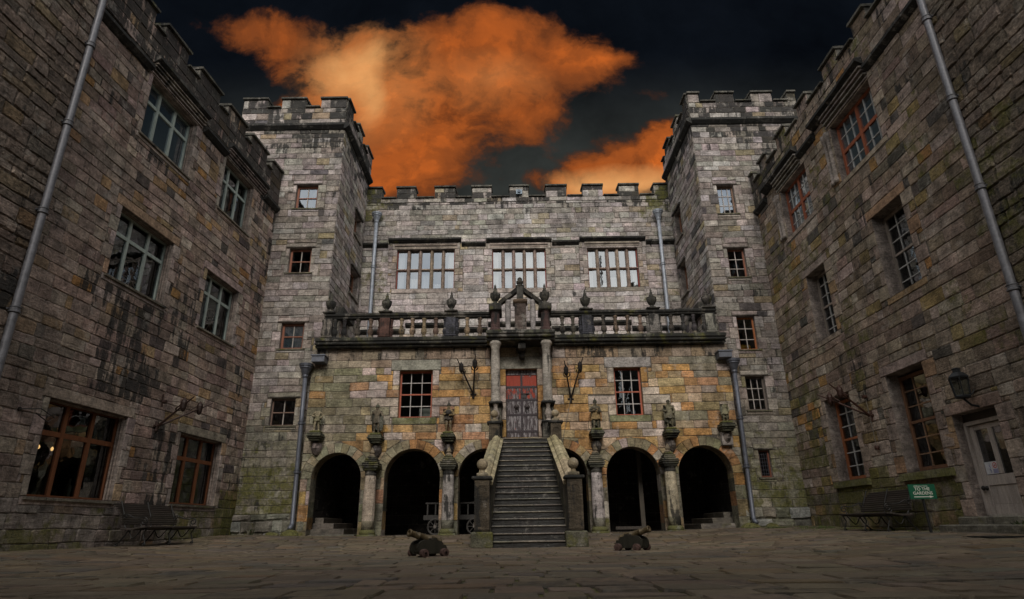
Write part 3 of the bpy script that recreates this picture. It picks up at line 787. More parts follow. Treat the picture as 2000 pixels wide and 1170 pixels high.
masonry(mb, FM, -6.4, 7.04, .2, 5.9, pal_loggia, (), ch=(.3, .4), ln=(.5, 1.))
for o in mw_: reveal(mb, FM, *o, .3, col=(.3, .25, .21))
w_ = part('wall', mb, M_WALL, MR)
for q in tl: part('surround', q, M_TRIM, w_)
for o in mw_: rm = MB(); room(rm, FM, *o, -.31, -3., m=.3, col=(.12, .12, .12)); part('room', rm, M_DARK, MR)
for o in mw_:
    f = MB(); W, H = o[1]-o[0], o[3]-o[2]
    sc_ = lambda: jit3((.30, .225, .18), .1)
    for k in range(4):
        u = o[0]+W*(k+1)/5; z0, z1 = o[2], o[3]
        P = FM.P; pr = [(-.075, -.24), (-.075, -.14), (-.028, -.06), (.028, -.06), (.075, -.14), (.075, -.24)]
        f.prism(pr, lambda a, b, d, u=u: P(u+a, d, b), z0, z1, sc_(), (.1, .05, 0))
    z = o[2]+H*.5
    for k in range(5):
        a, b = o[0]+W*k/5+(.078 if k else 0), o[0]+W*(k+1)/5-(.078 if k < 4 else 0)
        f.prism([(-.06, -.23), (-.05, -.13), (-.02, -.075), (.02, -.075), (.05, -.13), (.06, -.23)], lambda p, q, d: FM.P(d, z+p, q), a, b, sc_(), (.15, .1, 0))
    w = part('window', f, M_TRIM, MR)
    g = MB()
    for s_ in (0, 1): g.fbox(FM, (o[0], o[1]-.035)[s_], (o[0]+.035, o[1])[s_], o[2], o[3], -.22, -.12, (.25, .045, .03))
    part('frame', g, M_PAINT, w)
    for k in range(5):
        g = MB(); e = -.19; a, b = o[0]+W*k/5, o[0]+W*(k+1)/5
        q = [rng.uniform(-.012, .012) for _ in range(3)]; q.append(q[0]+q[2]-q[1]); g.face([FM.P(a, o[2], e+q[0]), FM.P(b, o[2], e+q[1]), FM.P(b, o[3], e+q[2]), FM.P(a, o[3], e+q[3])]); part('pane', g, M_GLASS_SKY, w)
for i, o in enumerate(mw_):
    W = (o[1]-o[0])/5
    for k in range(5):
        zt = o[3] if k in (0, 4) or i == 1 and k != 2 else o[2]+(o[3]-o[2])*(.18+.14*((k+i) % 3))
        m = MB(); n = 14; a, b = o[0]+W*k+.02, o[0]+W*(k+1)-.02
        if k in (0, 4): b = b-.18 if k == 0 else b; a = a+.18 if k == 4 else a
        for q in range(n):
            u0, u1 = a+(b-a)*q/n, a+(b-a)*(q+1)/n; d0, d1 = -.34-.03*math.sin(q*1.7+i), -.34-.03*math.sin((q+1)*1.7+i)
            m.face([FM.P(u0, o[2]-.1, d0), FM.P(u1, o[2]-.1, d1), FM.P(u1, zt, d1), FM.P(u0, zt, d0)], (.62, .61, .58))
        part('curtain', m, M_PLAIN, MR)
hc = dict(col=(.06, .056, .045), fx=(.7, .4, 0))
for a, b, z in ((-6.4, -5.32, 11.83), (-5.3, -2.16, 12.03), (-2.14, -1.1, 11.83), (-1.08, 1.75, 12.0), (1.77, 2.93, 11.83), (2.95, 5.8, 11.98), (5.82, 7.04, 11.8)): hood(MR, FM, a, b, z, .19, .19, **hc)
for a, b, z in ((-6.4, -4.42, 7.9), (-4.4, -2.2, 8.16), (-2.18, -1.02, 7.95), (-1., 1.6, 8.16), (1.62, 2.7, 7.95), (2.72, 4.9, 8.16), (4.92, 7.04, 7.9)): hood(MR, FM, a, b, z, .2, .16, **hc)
for o in mw_:
    hd = MB()
    for q, e in ((11.74, .03), (11.86, .07)): hd.fbox(FM, o[0]-.12, o[1]+.12, q, q+.1, -.02, e, jit3((.3, .25, .21)), (.2, .1, 0), .012)
    part('hood_mould', hd, M_TRIM, MR)
parapet(MR, FM, -6.42, 7.06, 14.0, 14.2, 14.72, [(-6.42, -5.75), (-5.08, -4.25), (-3.38, -2.48), (-1.72, -.86), (-.04, .80), (1.58, 2.5), (3.23, 4.12), (4.85, 5.73), (6.42, 7.06)], pal_main, d0=.02)
m = MB(); m.box(-6.4, 7., 24.5, 31, 13.3, 13.6, (.09, .09, .09)); part('roof', m, M_PLAIN, MR)
m = MB(); m.box(-6.4, 7., 31, 31.4, 0, 13.3, (.2, .2, .18)); part('outer_wall', m, M_PLAIN, MR)
m = MB(); m.fbox(FM, .25, .52, 14.30, 14.52, .07, .17, (.12, .16, .2)); m.lathe(FM.P(.38, 14.42, .17), [(.07, 0), (.07, .05)], 10, (.05, .07, .1), axis=(0, -1, 0))
tag(part('floodlight', m, M_LEAD), 'small blue-grey floodlight box on the central merlon of the back range', 'floodlight')

# ------------------------------------------------------------------ arcade
AR = thing('arcade', 'ochre stone front with six round arches, two sash windows and an old red door', 'arcade', (.3, 19.9, .2))
FA = Frame(0, 19.9, 1, 0, 0, -1)
AX0, AX1, ZS = -6.72, 7.2, 1.93
arcs = [(-5.60, ZS, .78, 1.09), (-3.21, ZS, .87, 1.17), (-.92, ZS, .84, 1.14), (1.45, ZS, .84, 1.14), (3.73, ZS, .84, 1.14), (6.0, ZS, .85, 1.16)]
aw = [(-3.76, -2.67, 3.8, 5.36), (3.34, 4.23, 3.78, 5.36)]; ad = [(-.24, .79, 3.12, 5.36)]
mb = MB()
low = [(a-r, a+r, .0, ZS) for a, _, r, _ in arcs]
masonry(mb, FA, AX0, AX1, .2, ZS, pal_pier, low, ch=(.38, .55), ln=(.35, .6), d=.014)
masonry(mb, FA, AX0, AX1, ZS, 3.08, pal_arc, (), arcs, ch=(.24, .3), ln=(.4, .9))
backing(mb, FA, AX0, AX1, 0, ZS, low); backing(mb, FA, AX0, AX1, ZS, 3.08, (), arcs)
tr3 = [MB(), MB(), MB()]; holes = aw+ad
big = [(-4.05, -2.4, 5.36, 5.72), (3.05, 4.6, 5.36, 5.72), (-.75, 1.3, 5.36, 5.78), (-3.95, -2.5, 3.58, 3.8), (3.1, 4.45, 3.56, 3.78)]
for o in aw:
    big += [(o[0]-.26, o[0], o[2], o[2]+.36), (o[1], o[1]+.26, o[2], o[2]+.36), (o[0]-.22, o[0], o[3]-.5, o[3]), (o[1], o[1]+.22, o[3]-.5, o[3]), (o[0]-.9, o[0], o[2]+.36, o[2]+.64), (o[1], o[1]+.9, o[2]+.36, o[2]+.64)]
for k in range(4):
    z = 3.12+.56*k
    big += [(-.24-(.24 if k % 2 else .4), -.24, z, z+.56), (.79, .79+(.24 if k % 2 else .4), z, z+.56)]
for i, r_ in enumerate(big):
    c = pick([((.42, .24, .09), 2), ((.46, .38, .32), 3), ((.50, .43, .40), 1.5)])
    if i < 3: c = (.34, .31, .27)
    elif i < 5: c = (.22, .21, .12)
    tr_ = tr3[0 if r_[1] < -1.2 else 2 if r_[0] > 2 else 1]
    ring_stone(tr_, FA, [(r_[0], r_[2]), (r_[1], r_[2]), (r_[1], r_[3]), (r_[0], r_[3])], jit3(c, .12), (.35 if i < 3 else .1, .6 if i in (3, 4) else .08, 0), .022, .012, .003)
masonry(mb, FA, AX0, AX1, 3.08, 6.12, pal_arc, holes+big, ch=(.23, .31), ln=(.42, .95))
backing(mb, FA, AX0, AX1, 3.08, 6.12, holes)
for o in aw+ad: reveal(mb, FA, *o, .3, col=(.33, .2, .1))
# returns, arch soffits and jambs
for x in (AX0, AX1): mb.face([(x, 19.9, 0), (x, 20.05, 0), (x, 20.05, 6.12), (x, 19.9, 6.12)], (.22, .2, .15))
for a, zs, r, _ in arcs:
    T = .55; n = 20
    for k in range(n):
        w0, w1 = math.pi*k/n, math.pi*(k+1)/n
        q = [(a+r*math.cos(w), zs+r*math.sin(w)) for w in (w0, w1)]
        mb.face([FA.P(*q[0], 0.), FA.P(*q[1], 0.), FA.P(*q[1], -T), FA.P(*q[0], -T)], jit3((.24, .19, .12)), (.3, .3, 0))
    for s_ in (-1, 1):
        z = 0.
        while z < zs-.01:
            h = min(rng.uniform(.35, .55), zs-z)
            mb.face([FA.P(a+s_*r, z, 0.), FA.P(a+s_*r, z+h, 0.), FA.P(a+s_*r, z+h, -T), FA.P(a+s_*r, z, -T)], pal_pier(a, z)[0], (.3, .4, 0)); z += h
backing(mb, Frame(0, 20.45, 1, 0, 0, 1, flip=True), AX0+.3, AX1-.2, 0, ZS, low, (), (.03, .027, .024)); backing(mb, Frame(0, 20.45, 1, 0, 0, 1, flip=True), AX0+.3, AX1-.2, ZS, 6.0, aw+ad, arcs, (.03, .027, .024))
w_ = part('wall', mb, M_WALL, AR)
for q in tr3: part('surround', q, M_TRIM, w_)
for a, zs, r, R_ in arcs:
    m = MB(); n = 13
    for k in range(n):
        w0, w1 = math.pi*k/n, math.pi*(k+1)/n
        c = jit3(pick([((.25, .22, .14), 4), ((.34, .235, .11), 2), ((.40, .21, .09), 1.3), ((.33, .29, .24), 1.5)]))
        if a < -5: c = mix(c, jit3((.22, .205, .15)), .7)
        ring_stone(m, FA, [(a+q*math.cos(w), zs+q*math.sin(w)) for q, w in ((r+.002, w0), (R_, w0), (R_, (w0+w1)/2), (R_, w1), (r+.002, w1), (r+.002, (w0+w1)/2))], c, (.1, .3, 0), .03, .008, .003)
    part('arch_ring', m, M_TRIM, AR)
for o in aw: rm = MB(); room(rm, FA, *o, -.31, -2.2, m=.3); part('room', rm, M_DARK, AR)
SR = (.42, .12, .07)
for o in aw: window(AR, FA, *o, .16, (1/3, 2/3), (.25, .5, .75), SR, M_GLASS, fw=.055, bw=.026, mainr=(.5,), mw=.045, glaze=(.45, .42, .40), label='red-framed sash window with twelve panes')
# terrace slab, in moulded lengths, breaking forward over the door
sl = MB()
def slab_run(x0, x1, yf):
    n = max(1, int((x1-x0)/1.1))
    for k in range(n):
        a, b = x0+(x1-x0)*k/n+.002, x0+(x1-x0)*(k+1)/n-.002; o = rng.uniform(-.012, .012)
        for z0, z1, q, c in ((6.12, 6.2, .12, (.10, .095, .08)), (6.2, 6.3, .03, (.07, .066, .055)), (6.3, 6.44, 0., (.09, .088, .065))):
            sl.cbox(a, b, yf+q+o, 20.4, z0+.002, z1, sc(c, rng.uniform(.7, 1.3)), (.75, .55, 0), .025)
slab_run(-6.6, -.86, 19.55); slab_run(-.85, 1.38, 18.92); slab_run(1.39, 7.13, 19.55)
sl.box(-6.4, 7.04, 20.41, 23.99, 6.12, 6.42, (.05, .045, .04), (.2, .2, 0))
part('terrace_slab', sl, M_TRIM, AR)
m = MB(); m.cbox(.18, .42, 19.2, 19.9, 5.86, 6.11, (.10, .09, .08), (.7, .2, 0), .03); m.cbox(.21, .39, 19.5, 19.9, 5.66, 5.855, (.09, .08, .07), (.7, .2, 0), .04); part('corbel', m, M_CARVED, AR)
# the old door
d_ = MB(); X0, X1, Z0, Z1 = ad[0]; xc = (X0+X1)/2; e = -.2
rows = [(3.13, 3.32, .1), (3.34, 3.86, .22), (3.88, 4.35, .12), (4.37, 4.78, .50), (4.80, 5.18, .85)]
for i, (z0, z1, pz) in enumerate(rows):
    for s_ in (0, 1):
        a, b = (X0+.01, xc-.035) if s_ == 0 else (xc+.035, X1-.01)
        pp = pz-(.1 if s_ and i == 4 else 0)+(.2 if s_ == 0 and i == 4 else 0)
        for k in range(4):
            q0, q1 = a+(b-a)*k/4+.002, a+(b-a)*(k+1)/4-.002
            d_.fbox(FA, q0, q1, z0, z1, e-.05, e+rng.uniform(0, .006), (.38, .06, .034), (min(1, pp), 0, 0))
d_.fbox(FA, X0, X1, 5.2, Z1, e-.06, e+.02, (.04, .02, .02), (0, 0, 0))
DR = part('door', d_, M_DOOR, AR)
m = MB()
for z in (3.33, 3.87, 4.36, 4.79):
    m.fbox(FA, X0+.005, X1-.005, z-.035, z+.035, e-.01, e+.018, (.05, .04, .045))
    for k in range(14): m.lathe(FA.P(X0+.05+(X1-X0-.1)*k/13, z, e+.018), [(.014, 0), (.009, .012)], 6, (.08, .06, .06), axis=(0, -1, 0))
m.fbox(FA, xc-.033, xc+.033, 3.13, 5.19, e-.01, e+.021, (.05, .04, .045))
for k in range(24): m.lathe(FA.P(xc, 3.2+.083*k, e+.021), [(.014, 0), (.009, .012)], 6, (.08, .06, .06), axis=(0, -1, 0))
part('strap', m, M_IRON, DR)
for u in (-.0+xc-.17, xc+.17):
    m = MB(); m.lathe(FA.P(u, 4.13, e+.008), [(.095, 0), (.095, .015), (.05, .03), (.04, .05), (.0, .06)], 6, (.045, .035, .035), axis=(0, -1, 0))
    m.tube([FA.P(u+.06*math.cos(w), 4.05+.075*math.sin(w), e+.06) for w in [R(k*30) for k in range(13)]], .012, 6, (.05, .04, .04)); part('knocker', m, M_IRON, DR)
m = MB(); m.fbox(FA, xc-.02, xc+.25, 4.55, 4.575, e+.02, e+.045, (.03, .025, .025)); m.fbox(FA, xc+.02, xc+.14, 4.42, 4.54, e+.01, e+.03, (.05, .045, .045)); part('lock_bar', m, M_IRON, DR)
# columns in front of the piers
def column(x, y, z0, zt, i):
    m = MB(); c = jit3(((.50, .40, .31), (.44, .40, .37), (.46, .41, .37), (.54, .43, .33))[i], .05)
    m.lathe((x, y, z0-.06), [(.25, 0), (.25, .12)], sq=True, col=(.2, .2, .17), fx=(.2, .9, 0)); m.lathe((x, y, z0+.06), [(.235, 0), (.25, .04), (.22, .1), (.19, .13)], 16, (.2, .2, .16), (.2, .9, 0))
    prof = [(.183, 0), (.186, .25), (.184, .6), (.178, 1.), (.168, 1.4), (.163, zt-z0-.56)]
    prof = [(r+rng.uniform(-.003, .003), h) for r, h in prof]
    m.lathe((x, y, z0+.19), prof, 18, c, (.58, .05, 0), cols=[mix(c, (.16, .17, .10), .6)]+[c]*5)
    o = part('column', m, M_CARVED, AR, smooth=True)
    m = MB(); z = zt-.38; d = (.12, .11, .08)
    m.lathe((x, y, z), [(.165, 0), (.18, .05), (.17, .1), (.2, .15)], 16, (.09, .085, .075), (.6, .3, 0))
    for k, (r, h) in enumerate(((.21, .06), (.25, .07), (.265, .06), (.25, .06), (.19, .07), (.175, .06), (.12, .07))):
        m.cbox(x-r, x+r, y-r, y+r+.1, z+.15+.062*k, z+.15+.062*k+h, sc(d if k > 1 else (.09, .09, .07), rng.uniform(.6, 1.3)), (.5, .58, 0), .025)
    m.lathe((x, y, z+.58), [(.10, 0), (.11, .03), (.06, .07), (.085, .12), (.06, .17), (.03, .24), (.0, .28)], 10, (.25, .2, .14), (.3, .3, 0))
    part('capital', m, M_CARVED, AR)
for i, x in enumerate((-4.42, -2.03, 2.52, 4.78)): column(x, 19.5, .22, 2.34, i)
# corbels that carry the statues
def corbel(x, zt, n):
    m = MB(); y = 19.9
    for k, (r, h, q) in enumerate(((.21, .05, .5), (.23, .06, .54), (.2, .07, .48), (.17, .06, .42))): m.cbox(x-r, x+r, y-q, y+.02, zt-.06*(k+1), zt-.06*k-.002, sc((.10, .10, .07), rng.uniform(.7, 1.3)), (.6, .5 if k < 2 else .1, 0), .015)
    # a carved mask under the ledge
    z = zt-.26
    v, f = [], []; N, K = 10, 7
    for j in range(K):
        t = j/(K-1); zz = z-.40*t; w = .15*math.sin(math.pi*(.22+.68*t))+.02; dp = .26*math.sin(math.pi*(.28+.6*t))+.04
        for k in range(N):
            a = math.pi*k/(N-1); px, py = x+w*math.cos(a), y-dp*math.sin(a)
            nose = .05*math.exp(-((t-.5)/.14)**2)*math.exp(-((a-math.pi/2)/.25)**2)
            eye = -.035*math.exp(-((t-.34)/.1)**2)*(math.exp(-((a-1.05)/.22)**2)+math.exp(-((a-2.09)/.22)**2))
            mouth = -.03*math.exp(-((t-.74)/.07)**2)*math.exp(-((a-math.pi/2)/.5)**2)
            brow = .03*math.exp(-((t-.2)/.09)**2)
            v.append((px, py-nose-eye-mouth-brow, zz))
    for j in range(K-1):
        for k in range(N-1): f.append((j*N+k, (j+1)*N+k, (j+1)*N+k+1, j*N+k+1))
    m.mesh(v, f, jit3((.14, .125, .115) if n not in (0, 5) else (.26, .22, .2)), (.5, .1, 0))
    if n == 5: m.cbox(x-.17, x+.17, y-.2, y+.02, z-.40, z+.01, (.36, .32, .29), (.1, .1, 0), .01)
    part('statue_corbel', m, M_CARVED, AR)
SX = ((-6.28, 3.30), (-4.37, 3.20), (-2.08, 3.21), (2.62, 3.25), (4.97, 3.24), (6.75, 3.42))
for n, (x, zt) in enumerate(SX): corbel(x, zt, n)
# columns and pedestals each side of the door carry the projecting slab
for x in (-.56, 1.09):
    m = MB(); y = 19.25
    m.cbox(x-.19, x+.19, y-.19, 19.88, 3.0, 3.46, (.13, .12, .10), (.6, .2, 0), .02); m.cbox(x-.23, x+.23, y-.23, 19.885, 3.462, 3.52, (.06, .055, .05), (.8, .2, 0), .02)
    m.cbox(x-.17, x+.17, y-.02, 19.86, 3.522, 4.06, (.12, .11, .09), (.6, .2, 0), .02)
    m.lathe((x, y-.08, 3.52), [(.1, 0), (.07, .06), (.12, .2), (.11, .28), (.06, .4), (.06, .46), (.1, .54)], 12, (.38, .33, .29), (.2, .1, 0))
    m.cbox(x-.22, x+.22, y-.22, 19.87, 4.062, 4.13, (.05, .046, .042), (.8, .3, 0), .02)
    part('pedestal', m, M_CARVED, AR)
    m = MB(); m.lathe((x, y, 4.13), [(.17, 0), (.17, .05), (.15, .09), (.145, .3), (.148, .8), (.14, 1.3), (.132, 1.74), (.15, 1.77), (.15, 1.81), (.18, 1.87), (.2, 1.9), (.2, 1.985)], 18, (.42, .38, .33), (.42, .28, 0)); part('column', m, M_CARVED, AR, smooth=True, label='pale weathered column beside the old door')

# ------------------------------------------------------------------ balustrade
BA = thing('balustrade', 'blackened stone balustrade with urn finials and a small gable along the terrace edge', 'balustrade', (.3, 19.75, 6.44))
DK = (.075, .068, .056)
def rail(x0, x1, y):
    m = MB(); n = max(1, int((x1-x0)/1.2))
    for k in range(n):
        a, b = x0+(x1-x0)*k/n+.002, x0+(x1-x0)*(k+1)/n-.002; o = rng.uniform(-.01, .01); c = sc(DK, rng.uniform(.7, 1.4))
        m.cbox(a, b, y-.11, y+.11, 7.12+o, 7.19+o, c, (.7, .35, 0), .02); m.cbox(a, b, y-.15, y+.15, 7.192+o, 7.31+o, c, (.7, .5, 0), .03)
    part('rail', m, M_CARVED, BA)
rail(-6.38, -.72, 19.74); rail(1.27, 6.92, 19.74)
BP = [(1.22*a_, b_) for a_, b_ in [(.065, 0), (.065, .06), (.04, .08), (.05, .1), (.085, .2), (.075, .29), (.042, .36), (.06, .385), (.06, .405), (.04, .43), (.045, .5), (.055, .56), (.042, .58), (.065, .61), (.065, .68)]]
for x in (-5.69, -5.23, -4.8, -3.75, -3.38, -2.99, -2.59, -1.53, -1.1, 1.69, 2.05, 3.09, 3.49, 3.91, 4.33, 5.37, 5.78, 6.14):
    m = MB(); c = jit3(pick([((.10, .085, .07), 3), ((.26, .19, .12), 2), ((.17, .12, .09), 2), ((.33, .25, .16), 1), ((.06, .055, .055), 1.5)]))
    m.lathe((x, 19.72, 6.44), BP, 10, c, (.5, .25, 0), cols=[mix(c, (.3, .26, .18), .6)]*3+[c]*12); part('baluster', m, M_CARVED, BA, smooth=True)
for x, s_ in ((-6.0, .05), (6.5, -.02)):
    m = MB(); m.lathe((x, 19.72, 6.44), BP, 10, (.07, .065, .06), (.6, .3, 0)); part('baluster', m, M_CARVED, BA, smooth=True)
def finial(x, y, z, par, k=1.08):
    m = MB(); m.lathe((x, y, z), [(r*k, h*k) for r, h in [(.13, 0), (.13, .04), (.07, .06), (.06, .11), (.10, .14), (.155, .26), (.165, .33), (.15, .345), (.165, .36), (.12, .39), (.06, .4), (.07, .43), (.07, .46), (.04, .48), (.052, .51), (.05, .54), (.03, .56), (.036, .6), (.022, .65), (0, .70)]], 12, jit3((.09, .085, .07)), (.6, .45, 0))
    part('finial', m, M_CARVED, par, smooth=True)
for x, w, c in ((-6.22, .17, (.25, .22, .19)), (-4.3, .19, (.14, .075, .06)), (-2.08, .19, (.07, .07, .085)), (2.51, .19, (.075, .075, .09)), (4.79, .19, (.26, .24, .22)), (6.68, .19, (.27, .26, .22))):
    m = MB(); m.cbox(x-w, x+w, 19.56, 19.92, 6.44, 6.52, sc(c, .8), (.4, .5, 0), .02); m.cbox(x-w+.03, x+w-.03, 19.58, 19.9, 6.522, 7.118, c, (.55, .2, 0), .012)
    for s_ in (-1, 1): m.lathe((x+s_*(w+.01), 19.74, 6.44), [(.85*a, b) for a, b in BP], 10, sc(c, .7), (.5, .3, 0))
    m.cbox(x-w-.04, x+w+.04, 19.54, 19.94, 7.312, 7.37, DK, (.6, .5, 0), .02)
    p = part('pedestal', m, M_CARVED, BA); finial(x, 19.74, 7.37, p)
# centre bay over the door, breaking forward under a gable
for x in (-.56, 1.09):
    m = MB(); m.lathe((x, 19.14, 6.44), [(.2, 0), (.2, .07), (.15, .1), (.145, .55), (.15, .62), (.19, .66)], 14, (.10, .06, .055), (.55, .2, 0)); m.cbox(x-.21, x+.21, 18.95, 19.9, 7.13, 7.36, DK, (.6, .5, 0), .03)
    m.cbox(x-.12, x+.12, 19.36, 19.9, 6.44, 7.125, (.12, .1, .09), (.5, .3, 0), .02)
    p = part('pedestal', m, M_CARVED, BA); finial(x, 19.14, 7.36, p)
m = MB(); x = .27
m.cbox(x-.19, x+.19, 18.98, 19.36, 6.44, 7.36, (.095, .07, .06), (.6, .25, 0), .03); m.cbox(x-.24, x+.24, 18.94, 19.4, 7.362, 7.52, (.13, .09, .06), (.5, .3, 0), .05); m.cbox(x-.11, x+.11, 19.05, 19.3, 7.522, 8.0, (.09, .085, .075), (.5, .3, 0), .02)
m.lathe((x, 19.17, 8.0), [(.14, 0), (.14, .05), (.08, .08), (.12, .14), (.12, .2), (.07, .25), (.09, .29), (.04, .34), (0, .37)], 12, DK, (.6, .4, 0))
part('gable_post', m, M_CARVED, BA)
for s_ in (-1, 1):
    m = MB(); xa, xb = x+s_*.73, x+s_*.1
    v = [(xa, 19.03, 7.30), (xb, 19.03, 7.80), (xb, 19.3, 7.80), (xa, 19.3, 7.30), (xa, 19.0, 7.44), (xb, 19.0, 7.95), (xb, 19.33, 7.95), (xa, 19.33, 7.44)]
    m.box8(v, DK, (.6, .4, 0)); part('gable_rail', m, M_CARVED, BA)
    m = MB(); m.lathe((x+s_*.41, 19.14, 6.44), [(.1, 0), (.1, .05), (.075, .08), (.09, .4), (.1, .7), (.085, 1.0), (.1, 1.07)], 10, (.36, .33, .32), (.4, .15, 0)); part('baluster', m, M_CARVED, BA, smooth=True, label='tall pale baluster under the gable')

# ------------------------------------------------------------------ staircase
ST = thing('staircase', 'steep dark stone staircase rising to the old red door between sloping copings', 'staircase', (.32, 16.5, 0))
NS = 19; Y0, Y1 = 14.2, 19.0; Z1 = 2.98
def half(t): return .86-.13*t
def cx(t): return .30+.04*t
for k in range(NS):
    t = k/(NS-1); y = Y0+(Y1-Y0)*t; z1 = .147+(Z1-.147)*t; z0 = z1-.16 if k else 0.
    yb = y+(Y1-Y0)/(NS-1)+.05 if k < NS-1 else 19.9
    h, c = half(t), cx(t); m = MB(); n = 2 if k % 3 else 3
    cut = [c-h]+sorted(c-h+2*h*(q+rng.uniform(-.2, .2))/n for q in range(1, n))+[c+h]
    for a, b in zip(cut, cut[1:]):
        o = rng.uniform(-.006, .006)
        m.cbox(a+.002, b-.002, y+.03, yb, z0-.03, z1-.032, jit3((.016, .014, .012), .2), (.6, .2, 0), .004)  # risers near black: their shade is put into the colour
        m.cbox(a+.002, b-.002, y-.01+o, yb, z1-.032+.001, z1+o*.5, jit3((.185, .165, .13), .25), (.2, .1, 0), .012)  # paler tread slab: the lit nosing edge is put into the colour
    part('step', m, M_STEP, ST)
for s_ in (-1, 1):
    m = MB(); n = 14      # side wall under the coping, outer and inner face
    for k in range(n):
        t0, t1 = k/n, (k+1)/n; ya, yb = 14.35+4.5*t0, 14.35+4.5*t1
        za, zb = 1.32+1.5*t0, 1.32+1.5*t1
        x0, x1 = cx(t0)+s_*(half(t0)+.0), cx(t0)+s_*(half(t0)+.26)
        x2, x3 = cx(t1)+s_*(half(t1)+.0), cx(t1)+s_*(half(t1)+.26)
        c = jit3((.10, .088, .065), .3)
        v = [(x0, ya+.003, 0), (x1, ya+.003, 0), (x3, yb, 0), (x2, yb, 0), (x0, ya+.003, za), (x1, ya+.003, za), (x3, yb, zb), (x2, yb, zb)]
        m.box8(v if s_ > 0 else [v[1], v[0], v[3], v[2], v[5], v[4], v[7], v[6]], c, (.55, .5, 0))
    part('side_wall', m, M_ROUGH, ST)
    m = MB(); xa, xb = cx(0)+s_*(half(0)+.13), cx(1)+s_*(half(1)+.13)
    for k in range(3):
        t0, t1 = k/3+.002, (k+1)/3-.002
        def Q(t, dx, dz): return (xa+(xb-xa)*t+dx*s_, 14.4+4.45*t, 1.32+1.55*t+dz)
        pr = [(-.19, 0), (-.2, .06), (-.12, .10), (-.11, .15), (-.04, .22), (.04, .22), (.11, .15), (.12, .10), (.2, .06), (.19, 0)]
        v = [Q(t0, *p) for p in pr]+[Q(t1, *p) for p in pr]; L_ = len(pr)
        fs = [(i, (i+1) % L_, L_+(i+1) % L_, L_+i) for i in range(L_)]+[tuple(range(L_)), tuple(range(L_, 2*L_))[::-1]]
        m.mesh(v, fs, jit3((.36, .31, .19), .08), (.15, .4, 0))
    part('coping', m, M_TRIM, ST)
    # newel posts with ball finials, foot and head of the flight
    for (xx, y, z0, zt, w, k) in ((cx(0)+s_*1.02, 14.2, 0, 1.42, .165, 1.), (cx(1)+s_*.93, 18.78, 2.6, 3.36, .16, .92)):
        m = MB(); c = (.085, .068, .048)
        if k == 1.: m.cbox(xx-w-.07, xx+w+.07, y-w-.07, y+w+.07, 0, .34, (.12, .115, .08), (.5, .75, 0), .03); zb = .342
        else: zb = z0
        m.cbox(xx-w, xx+w, y-w, y+w, zb, zt, c, (.6, .25, 0), .015)
        # raised border round a sunk arched panel
        a, b, t_ = w-.055, zt-.12, y-w-.014
        for bx in ((xx-w+.004, xx-a, zb+.04, zt-.01), (xx+a, xx+w-.004, zb+.04, zt-.01), (xx-a+.001, xx+a-.001, zb+.04, zb+.1)): m.box(bx[0], bx[1], t_, y-w+.004, bx[2], bx[3], sc(c, 1.25), (.5, .3, 0))
        n = 8
        for q in range(n):
            w0, w1 = math.pi*q/n, math.pi*(q+1)/n; zc = b-a
            p = [(xx+a*math.cos(w0), zc+a*math.sin(w0)), (xx+a*math.cos(w1), zc+a*math.sin(w1)), (xx+a*math.cos(w1), zt-.01), (xx+a*math.cos(w0), zt-.01)]
            m.prism(p, lambda u, v_, d: (u, d, v_), t_, y-w+.003, sc(c, 1.25), (.5, .3, 0))
        m.cbox(xx-w-.06, xx+w+.06, y-w-.06, y+w+.06, zt+.002, zt+.075, (.05, .047, .042), (.7, .2, 0), .02)
        nw = part('newel', m, M_CARVED, ST)
        m = MB(); z = zt+.077
        m.cbox(xx-.12*k, xx+.12*k, y-.12*k, y+.12*k, z, z+.07, (.32, .27, .19), (.15, .25, 0), .01)
        m.lathe((xx, y, z+.07), [(.085*k, 0), (.06*k, .03*k), (.05*k, .07*k)]+[(max(.05, .125*math.sin(R(a)))*k if a < 175 else 0, (.19-.125*math.cos(R(a)))*k) for a in range(25, 181, 12)]+[(0, .316*k)], 16, (.34, .275, .18), (.35, .2, 0))
        part('ball_finial', m, M_CARVED, nw, smooth=True)

# ------------------------------------------------------------------ statues
def const_stone(name, col, fx):
    m = stone_mat(name, .8, fine=2.2)
    for n in m.node_tree.nodes:
        if n.type == 'ATTRIBUTE':
            v = (col if n.attribute_name == 'col' else fx)
            c = m.node_tree.nodes.new('ShaderNodeRGB'); c.outputs[0].default_value = (*v, 1)
            for l in list(n.outputs['Color'].links): m.node_tree.links.new(c.outputs[0], l.to_socket)
    return m
def skin(name, joints, bones, H, parent, loc, mat, rot=0., lvl=2):
    """a continuous body grown over a jointed skeleton"""
    me = bpy.data.meshes.new(name); names = list(joints); c, s_ = math.cos(rot), math.sin(rot)
    off = org(parent)
    P = []
    for n in names:
        x, y, z = joints[n][0]; x, y = x*c-y*s_, x*s_+y*c
        P.append((loc[0]+x*H-off.x, loc[1]+y*H-off.y, loc[2]+z*H-off.z))
    me.from_pydata(P, [(names.index(a), names.index(b)) for a, b in bones], [])
    o = bpy.data.objects.new(name, me); COL.objects.link(o); o.parent = parent
    md = o.modifiers.new('skin', 'SKIN'); md.use_smooth_shade = True
    for i, n in enumerate(names):
        q = joints[n][1]*H; me.skin_vertices[0].data[i].radius = (q, q*.9); me.skin_vertices[0].data[i].use_root = (n == 'pelvis')
    sb = o.modifiers.new('sub', 'SUBSURF'); sb.levels = lvl; sb.render_levels = lvl
    tx = bpy.data.textures.get('erosion') or bpy.data.textures.new('erosion', 'CLOUDS'); tx.noise_scale = .06
    dm = o.modifiers.new('erosion', 'DISPLACE'); dm.texture = tx; dm.strength = .022; dm.mid_level = .5
    me.materials.append(mat); return o
